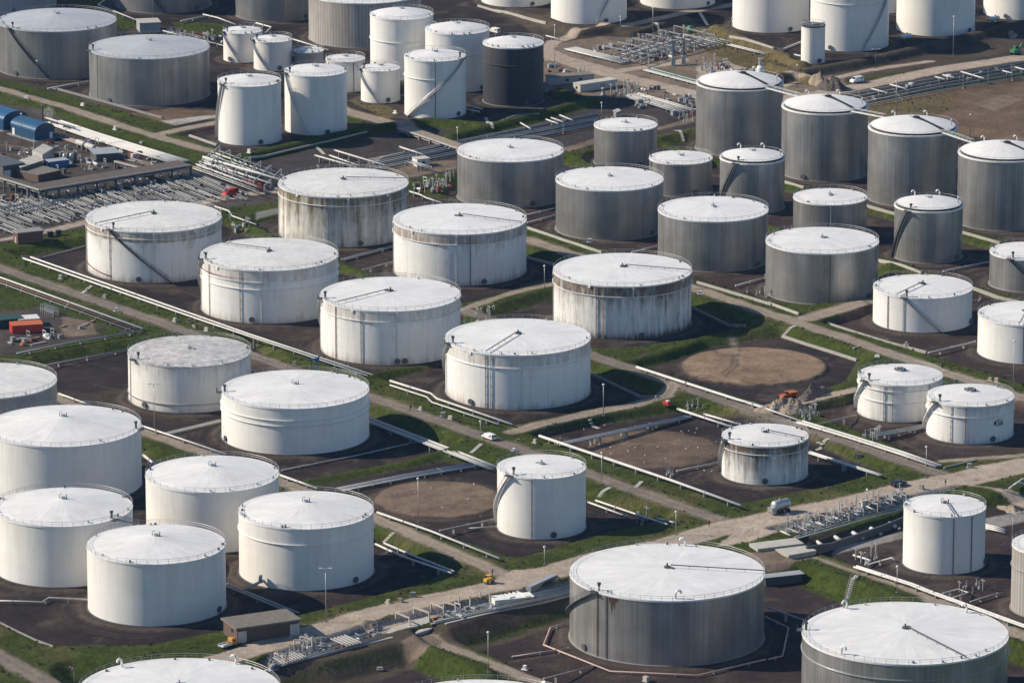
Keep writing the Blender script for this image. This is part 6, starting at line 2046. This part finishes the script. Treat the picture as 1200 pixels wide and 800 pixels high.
# pipes of the far manifold and of the corridors
MF = 'pipe of the far manifold below the top edge tanks'
for k in range(9):
    a = lerp2((718, 66), (800, 40), k / 8)
    pipeline([a, (a[0] + 38, a[1] + 8)], .22, 'grey_pipe' if k % 2 else 'pale_pipe', 'grey ' + MF, 'manifold pipes', 1.2, 14)
for k in range(4):
    pipeline([(720 + k * 9, 64 + k * 2.2), (800 + k * 9, 40 + k * 2.6)], .26, 'grey_pipe', 'grey ' + MF, 'manifold pipes', 2.6, 12)
for k in range(6):
    a = lerp2((806, 49), (832, 43), k / 5)
    pipeline([a, (a[0] + 26, a[1] + 6.5)], .34, 'grey_pipe' if k % 2 else 'pale_pipe', 'grey pipe of the tray at the right end of the far manifold', 'pipe tray pipes', 1.1, 10)
bundle([(662, 57.5), (728, 74)], 5, -1.2, .34, ['white_pipe', 'grey_pipe', 'grey_pipe', 'pale_pipe', 'grey_pipe'], 'pipe of the bundle at the bend of the dirt road', 'pipes at the dirt road bend', .8, 8)
bundle([(754, 82), (814, 98), (826, 101)], 5, -1.2, .36, ['white_pipe', 'grey_pipe', 'dkgreen', 'grey_pipe', 'dkgreen'], 'pipe of the bundle above the dirt road left of the black-guttered tank', 'pipes above the dirt road', .8, 7)
bundle([(748, 109), (790, 121), (815, 129)], 6, 1.5, .38, ['white_pipe', 'white_pipe', 'pale_pipe', 'grey_pipe', 'white_pipe', 'grey_pipe'], 'white pipe of the bundle left of the nearest black-guttered tank', 'white pipes left of the black-guttered tank', .8, 8)
bundle([(856, 52), (900, 63)], 2, 1.5, .34, ['white_pipe'], 'white pipe along the foot of the dry bank', 'white pipes at the dry bank', .7, 8)
for k in range(7):
    pipeline([(430 + k * 3, 200 - k * 2.6), (520, 183 - k * 2.4), (620, 162 - k * 2.2), (700, 146 - k * 2.2)], .28, ('grey_pipe', 'pale_pipe', 'steel')[k % 3], 'long dark pipe in the shaded corridor behind the aluminium tanks', 'long corridor pipes', .8, 18)
for k, (a, b) in enumerate((((610, 144), (622, 151)), ((640, 140), (654, 145)), ((646, 138), (660, 143)), ((656, 135), (671, 141)), ((386, 182), (420, 194)), ((369, 182), (418, 196)), ((392, 176), (452, 194)), ((468, 172), (496, 181)))):
    pipeline([a, b], .42, 'white_pipe', 'white cross pipe standing clear of the shaded corridor', 'white cross pipes of the corridor', 2.0, 5)
bundle([(478, 190), (502, 197)], 2, -1.6, .3, ['pale_pipe'], 'pale pipe beside the tiny white cabin', 'pale pipes by the tiny cabin', 1.8, 6)
for k in range(9):
    pipeline([(990 + k * 3.2, 111 + k * 1.5), (1100, 91 + k * 1.9), (1215, 69.5 + k * 2.2)], .3, ('grey_pipe', 'steel', 'grey_pipe', 'dkgreen')[k % 4], 'dark pipe of the wide corridor crossing the top right', 'dark pipes of the top right corridor', .9, 22)
for a, b in (((1021, 104), (1040, 109)), ((1043, 99), (1061, 104)), ((1096, 90), (1107, 93)), ((1105, 88), (1118, 91)), ((1126, 84), (1153, 92)), ((1175, 83), (1186, 86)), ((1190, 79), (1205, 83))):
    pipeline([a, b], .4, 'white_pipe', 'white cross pipe over the dark corridor at the top right', 'white cross pipes at the top right', 2.2, 6)
for k in range(3):
    pipeline([(1154, 618 - k * 2), (1178, 624 - k * 2)], .35, 'white_pipe', 'white pipe of the short stack right of the lower right tank', 'short white pipes at the lower right tank', .7, 0)
for k in range(2):
    pipeline([(1183 + k * 6, 572 - k * 4), (1192 + k * 6, 565 - k * 4), (1215, 571 - k * 4)], .45, 'white_pipe', 'fat white bent pipe at the right edge by the pale track', 'bent pipes at the right edge', 1.2, 0)

# pipes lying in the trenches
for k in range(6):
    pipeline([(318 + k * 4, 783 - k * 3.4), (380 + k * 3, 766 - k * 3.0), (448 + k * 2, 746 - k * 2.0)], .24, ('grey_pipe', 'pale_pipe')[k % 2], 'pipe lying in the lower left trench by the main track', 'pipes of the lower left trench', .5, 0)
for k in range(6):
    pipeline([(505 + k * 4, 731 - k * 2.6), (590 + k * 3, 712 - k * 2.4), (668, 695 - k * 1.8)], .26, ('pale_pipe', 'grey_pipe')[k % 2], 'pipe lying in the lower middle trench by the main track', 'pipes of the lower middle trench', .5, 0)
for k in range(5):
    pipeline([(930 + k * 2, 632 - k * 3), (1000, 612 - k * 3), (1058, 596 - k * 3)], .24, ('grey_pipe', 'pale_pipe')[k % 2], 'long pipe lying in the right trench', 'pipes of the right trench', .6, 0)
for k in range(14):
    a = lerp2((915, 622), (1045, 584), k / 13)
    pipeline([a, (a[0] + 11, a[1] + 5)], .22, ('white_pipe', 'pale_pipe')[k % 2], 'short cross pipe in the right trench', 'cross pipes of the right trench', 1.4, 0)
for k in range(9):
    a = lerp2((320, 770), (345, 762), k / 8)
    pipeline([a, (a[0] + 14, a[1] + 8)], .22, 'pale_pipe', 'short cross pipe at the left end of the lower left trench', 'cross pipes of the lower left trench', 1.0, 0)
for k in range(5):
    a = lerp2((388, 748), (404, 744), k / 4)
    pipeline([a, (a[0] + 20, a[1] + 9)], .28, 'pale_pipe', 'pale pipe of the comb in the middle of the lower left trench', 'comb of pale pipes in the trench', 1.0, 0)
for k in range(5):
    a = lerp2((587, 697), (606, 693), k / 4)
    pipeline([a, (a[0] + 15, a[1] + 6)], .4, 'white_pipe', 'fat white pipe of the comb in the lower middle trench', 'fat white pipes in the trench', 1.2, 0)
for i, (a, b, c, d_) in enumerate((((574, 706), (580, 712), (616, 702), 0), ((616, 690), (622, 696), (668, 685), 1))):
    block('pipe_cover', ('white sheet-metal pipe cover in the lower middle trench', 'grey-white pipe cover next to the huge aluminium tank')[i], 'cover', a, b, c, 2.0, 'white' if i == 0 else 'pale_pipe', 'white' if i == 0 else 'greywall', .03, .1)


def portal(p0, p1, label, h=2.3, mat='concrete', group='concrete frames over the lower trench'):
    a, b = G(*p0), G(*p1)
    root = empty('pipe_support_frame', a, label, 'frame', group)
    z = max(a[2], b[2]) + h * .72
    for p in (a, b):
        m = MB(); m.box((p[0], p[1], p[2] - .3), (.32, .32, z - p[2] + .3), ANG_A); m.build('leg', M[mat], root)
    m = MB(); m.beam((a[0], a[1], z), (b[0], b[1], z), .34, .3); m.build('beam', M[mat], root)


for a, b in (((352, 753), (366, 763)), ((345, 757), (356, 764)), ((322, 772), (332, 778)), ((464, 725), (480, 735)), ((485, 720), (503, 730)), ((505, 716), (520, 726)), ((538, 706), (551, 714)), ((563, 700), (574, 708)), ((520, 712), (534, 720))):
    portal(a, b, 'pale concrete portal frame spanning the lower pipe trench')
for k in range(7):
    a = lerp2((236, 202), (310, 228), k / 6); b2 = lerp2((258, 181), (330, 208), k / 6)
    portal(a, b2, 'steel frame of the pipe rack right of the brown bridge', 4.0, 'galv', 'steel frames of the rack')
for k in range(8):
    a = lerp2((925, 618), (1050, 582), k / 7); b2 = lerp2((945, 628), (1062, 592), k / 7)
    portal(a, b2, 'pale frame spanning the right pipe trench', 1.7, 'pale_pipe', 'frames over the right trench')
for k in range(6):
    a = lerp2((708, 62), (790, 38), k / 5); b2 = lerp2((760, 72), (838, 49), k / 5)
    portal(a, b2, 'grey steel frame over the far pipe manifold', 3.4, 'galv', 'frames over the far manifold')
for k, (px, py) in enumerate(((962, 640), (983, 634), (1004, 629), (1025, 624), (1047, 618))):
    p = G(px, py); root = empty('pipe_stub', p, 'white slanting pipe stub of the row of five below the right trench', 'pipe', 'row of white pipe stubs')
    m = MB(); m.tube([np.array((-.3, .2, .9)) - UA * 1.2, np.array((-.3, .2, .5)) + UA * 1.3], .5, 12); m.local('stub', M['white_pipe'], root, True)
    m = MB(); m.box(np.array((0, 0, 0)) + UA * 2.2, (.9, .5, .5), ANG_B); m.local('foot', M['concrete'], root)

# ------------------------------------------------------------------ heaps and machines
heap(921, 479, 5.6, 8.5, 3.2, 'rubble', 'pale brown rubble heap at the corner of the sand disc', ANG_A, 3)
heap(953, 462, 3.4, 7.5, 2.6, 'ash_heap' if 'ash_heap' in M else 'ash', 'grey spoil heap behind the pale brown one', ANG_A + .4, 5, 'spoil_heap')
heap(975, 104, 4.5, 7.0, 4.6, 'ash', 'dark pointed spoil heap beside the white van on the dirt road', ANG_B, 8, 'spoil_heap')
heap(960, 96, 2.6, 4.5, 4.0, 'rubble', 'lit tan face of earth left of the dark spoil heap', ANG_B, 9, 'earth_heap')
heap(432, 732, 2.2, 5.0, 1.2, 'rubble', 'low rubble heap between the two lower trenches', ANG_B, 12)
heap(1185, 598, 2.5, 4.5, 1.4, 'rubble', 'low earth heap at the right edge by the pale track', ANG_B, 14, 'earth_heap')
heap(228, 382, 1.0, 2.2, .7, 'rubble', 'tiny earth pile on the straight road verge at the left', 0, 15, 'earth_heap')
heap(1187, 42, 2.2, 5.0, 1.0, 'rubble', 'low pale heap below the top right bank', 0, 17)


def excavator(px, py, ang, paint, label, sc_=1.0):
    p = G(px, py); root = empty('excavator', p, label, 'excavator', None, ang)
    for s in (-1, 1):
        m = MB(); m.box((0, s * 1.0, 0), (3.4, .55, .75)); o = m.local('track', M['black'], root)
        bv = o.modifiers.new('soft_edges', 'BEVEL'); bv.width = .25; bv.segments = 3
    m = MB(); m.box((-.3, 0, .85), (3.0, 2.3, 1.1)); m.local('body', M[paint], root)
    m = MB(); m.box((.55, .55, 1.9), (1.3, 1.0, 1.2)); c = m.local('cab', M[paint], root)
    m = MB(); m.box((.7, .55, 2.2), (1.1, 1.04, .65)); m.local('window', M['glass'], c)
    m = MB(); m.beam((1.0, -.3, 1.6), (2.9, -.3, 3.6), .4, .5); m.beam((2.9, -.3, 3.6), (4.4, -.3, 1.8), .32, .4); m.local('boom', M[paint], root)
    m = MB(); m.box((4.4, -.3, .8), (.9, 1.0, .9)); m.local('bucket', M['steel'], root)
    root.scale = (sc_,) * 3


p = G(924, 468); root = empty('site_dumper', p, 'orange site dumper behind the pale brown rubble heap', 'dumper', None, ANG_B)
m = MB(); m.add([(-.2, -1.1, 1.0), (2.0, -1.1, 1.2), (2.0, 1.1, 1.2), (-.2, 1.1, 1.0), (-.6, -1.3, 2.3), (2.7, -1.3, 2.1), (2.7, 1.3, 2.1), (-.6, 1.3, 2.3)], [(3, 2, 1, 0), (0, 1, 5, 4), (1, 2, 6, 5), (2, 3, 7, 6), (3, 0, 4, 7), (4, 5, 6, 7)]); m.local('skip', M['orange'], root)
m = MB(); m.box((-1.6, 0, .7), (2.2, 1.7, 1.1)); m.local('engine_cover', M['orange'], root)
m = MB(); m.box((-.9, 0, 1.8), (.7, .8, .6)); m.local('seat', M['black'], root)
m = MB(); m.beam((-2.6, 0, .75), (2.0, 0, .75), .8, .3); m.local('chassis', M['steel'], root)
for x in (-1.8, 1.2):
    for s in (-1, 1):
        m = MB(); m.tube([(x, s * .85, .6), (x, s * 1.25, .6)], .6, 14); m.local('wheel', M['black'], root)
excavator(1190, 64, ANG_B, 'green', 'green machine with a raised arm at the far right edge')
# blue hoist
p = G(369, 437); h = height_to(p, 416)
root = empty('hoist', p, 'blue hoist standing behind the broad tank with two close girders', 'hoist')
m = MB()
for s in (-.9, .9): m.beam((s, 0, 0), (s, 0, h * .75), .35, .35)
m.local('legs', M['bluemach'], root)
m = MB(); m.beam((-1.1, 0, h * .75), (1.3, 0, h * .8), .45, .6); m.local('beam', M['bluemach'], root)
m = MB(); m.beam((.4, 0, h * .75), (1.6, 0, h), .35, .4); m.local('jib', M['bluemach'], root)
# red pump, yellow roller
p = G(782, 476); root = empty('pump', p, 'red pump trailer at the corner of the looping road', 'pump', None, ANG_A)
m = MB(); m.box((0, 0, .4), (2.2, 1.3, 1.1)); m.local('housing', M['redpaint'], root)
m = MB(); m.tube([(-1.1, 0, .9), (-1.9, 0, .9), (-2.2, 0, .2)], .2, 8); m.local('hose', M['redpaint'], root)
m = MB(); m.box((.2, 0, 1.5), (.9, .9, .3)); m.local('lid', M['white'], root)
for s in (-.7, .7):
    m = MB(); m.tube([(0, s - .1, .4), (0, s + .1, .4)], .4, 12); m.local('wheel', M['black'], root)
p = G(573, 683); root = empty('road_roller', p, 'yellow road roller on the main track at the road corner', 'roller', None, ANG_B)
m = MB(); m.box((-.2, 0, .55), (2.2, 1.2, .8)); m.local('body', M['yellow'], root)
for x in (-.9, .9):
    m = MB(); m.tube([(x, -.6, .45), (x, .6, .45)], .45, 14); m.local('drum', M['steel'], root)
for x, y in ((-.5, -.5), (-.5, .5), (.5, -.5), (.5, .5)):
    m = MB(); m.box((x, y, 1.35), (.06, .06, .75)); m.local('canopy_post', M['black'], root)
m = MB(); m.box((0, 0, 2.1), (1.3, 1.2, .1)); m.local('canopy', M['yellow'], root)
# wind sock
p = G(87, 799); root = empty('wind_sock', p, 'red and white wind sock on a short pole at the bottom left', 'wind sock')
m = MB(); m.tube([(0, 0, 0), (0, 0, 3.2)], .07, 8); m.local('pole', M['galv'], root)
for k in range(5):
    m = MB(); m.tube([(-.45 * k * .6, 0, 3.2 + .0 - .38 * -k * .5), (-.45 * (k + 1) * .6, 0, 3.2 + .38 * (k + 1) * .5)], [.34 - .04 * k, .34 - .04 * (k + 1)], 10)
    m.local('sock_band', M['redpaint' if k % 2 == 0 else 'white'], root)
# rack of uprights and bits on the left work site
p = G(58, 368); root = empty('steel_rack', p, 'grey steel rack of upright frames on the left work site', 'rack', None, ANG_A)
for k in range(7):
    m = MB(); x = -3.3 + k * 1.1
    for y in (-.9, .9): m.box((x, y, 0), (.18, .18, 2.6))
    m.beam((x, -.9, 2.5), (x, .9, 2.5), .18, .18); m.local('upright_frame', M['galv'], root)
m = MB(); m.beam((-3.4, -.9, 1.3), (3.4, -.9, 1.3), .15, .15); m.beam((-3.4, .9, 1.3), (3.4, .9, 1.3), .15, .15); m.local('rail', M['galv'], root)
p = G(55, 395); m = MB(); m.lathe((0, 0, 0), [(.9, 0), (1.15, .25), (1.1, .75), (.7, 1.05), (.2, 1.15)], 14); o = m.local('bulk_bag', M['white'], None, True); o.location = tuple(p); tag(o, 'round white bulk bag on the dirt in front of the red container', 'bag')
p = G(27, 405); m = MB(); m.lathe((0, 0, 0), [(.8, 0), (.95, .3), (.7, .9), (.2, 1.1)], 9); o = m.local('sheeted_pile', M['orange'], None); o.location = tuple(p); tag(o, 'small orange covered pile below the red container', 'pile')
for k, (px, py, L) in enumerate(((45, 403, 5.5), (40, 397, 4.0), (22, 398, 3.2), (74, 383, 2.4), (100, 381, 3.0), (108, 377, 2.2))):
    p = G(px, py); root = empty('timber_stack', p, ('stack of grey timber below the white bulk bag', 'long pale planks between the bulk bag and the red container', 'short planks left of the bulk bag', 'dark scrap beam on the work site dirt', 'pale scrap beam on the work site dirt', 'small scrap beam near the white pipe')[k], 'timber', None, ANG_B + .1 * k)
    for j in range(3):
        m = MB(); m.box((random.uniform(-.2, .2), -.4 + j * .4, 0), (L, .34, .35)); m.local('beam', M['wood' if k % 2 else 'concrete_dk'], root)

# ------------------------------------------------------------------ fences, barriers, boxes and posts
def fence(p0, p1, label, h=1.8, sp=3.0, rails=2):
    a, b = G(*p0), G(*p1)
    root = empty('fence', a, label, 'fence')
    n = max(2, int(np.linalg.norm((b - a)[:2]) / sp))
    pts = []
    for k in range(n + 1):
        p = a + (b - a) * k / n; z = hz(p[0], p[1])
        pts.append(np.array((p[0], p[1], z)))
        if k < 60:
            m = MB(); m.box((p[0], p[1], z - .2), (.1, .1, h + .2)); m.build('post', M['galv'], root)
    for j in range(rails):
        m = MB(); m.tube([p + (0, 0, h * (j + 1) / rails) for p in pts], .035, 4); m.build('rail', M['galv'], root)


fence((652, 174), (696, 163), 'thin wire fence behind the broad aluminium tank by the corridor')
fence((480, 207), (536, 196), 'thin fence on the bank right of the mossy stained tank')
fence((540, 200), (650, 178), 'thin fence along the corridor behind the broad aluminium tank')
fence((330, 232), (262, 246), 'thin fence on the bank left of the mossy stained tank', 1.2)
fence((872, 628), (882, 623), 'short black barrier gate at the culvert slabs', 1.1, 1.4)
fence((610, 338), (645, 330), 'short rail beside the cross road', 1.0)
bx = [(97, 124, 'white'), (135, 152, 'white'), (166, 168, 'concrete_dk'), (345, 427, 'rubble'), (493, 480, 'concrete'), (519, 488, 'concrete'), (528, 491, 'concrete'), (627, 519, 'concrete'), (602, 528, 'white'),
      (607, 517, 'rubble'), (123, 349, 'concrete_dk'), (71, 327, 'concrete'), (205, 377, 'concrete'), (222, 378, 'rubble'), (136, 365, 'white'), (242, 388, 'concrete'), (1160, 446, 'pink_pipe'), (1168, 448, 'pink_pipe'),
      (455, 706, 'concrete'), (469, 705, 'rubble'), (484, 699, 'concrete_dk'), (615, 784, 'white'), (445, 784, 'concrete'), (757, 798, 'concrete'), (933, 478, 'concrete_dk'), (560, 380, 'concrete'), (31, 115, 'white'),
      (320, 135, 'white'), (463, 133, 'white'), (292, 180, 'white'), (1028, 418, 'white'), (1062, 404, 'concrete'), (941, 543, 'concrete_dk'), (1080, 573, 'concrete_dk'), (1136, 548, 'concrete'), (691, 284, 'white'), (674, 272, 'white'), (820, 345, 'white')]
proto = None
near = ['the grass road by the blue sheds', 'the long straight road', 'the verges']
for k, (px, py, mt) in enumerate(bx):
    p = G(px, py); rr = random.Random(k)
    m = MB(); m.box((0, 0, -.1), (rr.uniform(.7, 1.4), rr.uniform(.5, .9), rr.uniform(.7, 1.5)), 0); m.box((0, 0, -.1), (1.6, 1.1, .3))
    o = m.local('marker_block', M[mt], None); o.location = tuple(p); o.rotation_euler[2] = ANG_A + rr.random()
    tag(o, 'small pale concrete or metal marker block standing on a verge or basin edge', 'block', 'small marker blocks along the verges')

# gulls on the bare floor and along the fat pipe
g0 = empty('gull', (0, 0, -50), 'white gull standing on the bare basin floor or its fat pipe', 'gull', 'gulls in the bare basins')
m = MB(); m.tube([(-.36, 0, .30), (-.2, 0, .33), (0, 0, .36), (.16, 0, .42), (.24, 0, .54), (.34, 0, .56), (.42, 0, .53)], [.02, .08, .13, .11, .07, .065, .015], 10)
m.tube([(0, .04, .26), (.01, .04, 0)], .015, 5); m.tube([(0, -.04, .26), (.01, -.04, 0)], .015, 5)
m.local('body', M['white'], g0, True)
rg = random.Random(21); first = True
gl = [(rg.uniform(650, 840), rg.uniform(492, 560)) for _ in range(50)] + [(rg.uniform(455, 575), rg.uniform(566, 606)) for _ in range(9)]
for q in gl:
    if not (inside(q, BASINS[2]) or inside(q, BASINS[4])): continue
    p = G(*q); o = g0 if first else copy_tree(g0); first = False
    o.location = tuple(p); o.rotation_euler[2] = rg.uniform(0, 6.28); s_ = rg.uniform(.65, .9); o.scale = (s_, s_, s_)

# a puff of steam by the blue sheds
def steam():
    k = bpy.data.materials.new('steam'); k.use_nodes = True; t_ = k.node_tree
    t_.nodes.remove(t_.nodes['Principled BSDF'])
    v = t_.nodes.new('ShaderNodeVolumePrincipled'); v.inputs['Color'].default_value = (.95, .95, .95, 1)
    tc = t_.nodes.new('ShaderNodeTexCoord'); nz = t_.nodes.new('ShaderNodeTexNoise'); nz.inputs['Scale'].default_value = .9
    gr_ = t_.nodes.new('ShaderNodeMapRange'); gr_.inputs[1].default_value = .45; gr_.inputs[2].default_value = .75; gr_.inputs[4].default_value = .32
    t_.links.new(tc.outputs['Object'], nz.inputs[0]); t_.links.new(nz.outputs[0], gr_.inputs[0]); t_.links.new(gr_.outputs[0], v.inputs['Density'])
    t_.links.new(v.outputs[0], t_.nodes['Material Output'].inputs['Volume'])
    p = G(58, 141); m = MB(); m.lathe((0, 0, 0), [(.3, 0), (1.6, 1.0), (2.3, 2.6), (1.7, 4.2), (.4, 5.0)], 12)
    o = m.local('steam', k, None, True); o.location = tuple(p); o['kind'] = 'stuff'; tag(o, 'thin white puff of steam behind the blue sheds', 'steam')


steam()
p = G(50, 143); h = height_to(p, 124); root = empty('flue_stack', p, 'thin dark flue behind the nearer blue shed', 'flue')
m = MB(); m.tube([(0, 0, 0), (0, 0, h)], .28, 10); m.local('pipe', M['steel'], root); m = MB(); m.cyl((0, 0, h), .45, .1, .4, 10); m.local('cowl', M['steel'], root)
# ------------------------------------------------------------------ daylight and camera
SUN_EL, SUN_AZ = R_(33.0), R_(277.0)     # azimuth clockwise from +Y: from the left, a little beyond the tanks
sd = Vector((math.cos(SUN_EL) * math.sin(SUN_AZ), math.cos(SUN_EL) * math.cos(SUN_AZ), math.sin(SUN_EL)))
world = bpy.data.worlds.new('World')
scene.world = world
world.use_nodes = True
wt = world.node_tree
sky = wt.nodes.new('ShaderNodeTexSky')
sky.sky_type = 'NISHITA'
sky.sun_disc = False
sky.sun_elevation = SUN_EL
sky.sun_rotation = SUN_AZ
sky.air_density, sky.dust_density, sky.ozone_density = 1.0, .15, 4.0
bg = wt.nodes['Background']
wt.links.new(sky.outputs[0], bg.inputs[0])
bg.inputs[1].default_value = .092
sl = bpy.data.lights.new('sun', 'SUN')
sl.energy = 4.6
sl.angle = R_(.53)
sl.color = (1.0, .88, .71)
so = bpy.data.objects.new('sun', sl)
COL.objects.link(so)
so.rotation_euler = sd.to_track_quat('Z', 'Y').to_euler()
so.location = sd * 900

# thin blue air between the camera and the ground
hm = bpy.data.materials.new('haze_air'); hm.use_nodes = True
ht = hm.node_tree; ht.nodes.remove(ht.nodes['Principled BSDF'])
hv = ht.nodes.new('ShaderNodeVolumePrincipled')
hv.inputs['Color'].default_value = (.28, .56, 1.0, 1)
hv.inputs['Density'].default_value = 1.5e-5
ht.links.new(hv.outputs[0], ht.nodes['Material Output'].inputs['Volume'])
m = MB(); m.quadbox([(-9500, -9500), (9500, -9500), (9500, 9500), (-9500, 9500)], -4.0, CAM_H + 30)
tag(m.build('haze', hm, None), 'thin blue haze over the terminal', 'haze', None, 'stuff')

cd = bpy.data.cameras.new('camera')
cam = bpy.data.objects.new('camera', cd)
COL.objects.link(cam)
cam.location = CAM
cam.rotation_euler = (math.pi / 2 - PITCH, 0, 0)
cd.sensor_width = 36.0
cd.lens = FPX / 1200 * 36.0
cd.clip_start = 1.0
cd.clip_end = 30000.0
scene.camera = cam
scene.view_settings.view_transform = 'Standard'
scene.view_settings.look = 'None'
scene.view_settings.exposure = 0.52
scene.view_settings.gamma = 1.0
scene.view_settings.use_curve_mapping = False
scene.cycles.max_bounces = 5
scene.cycles.diffuse_bounces = 3
scene.cycles.glossy_bounces = 2
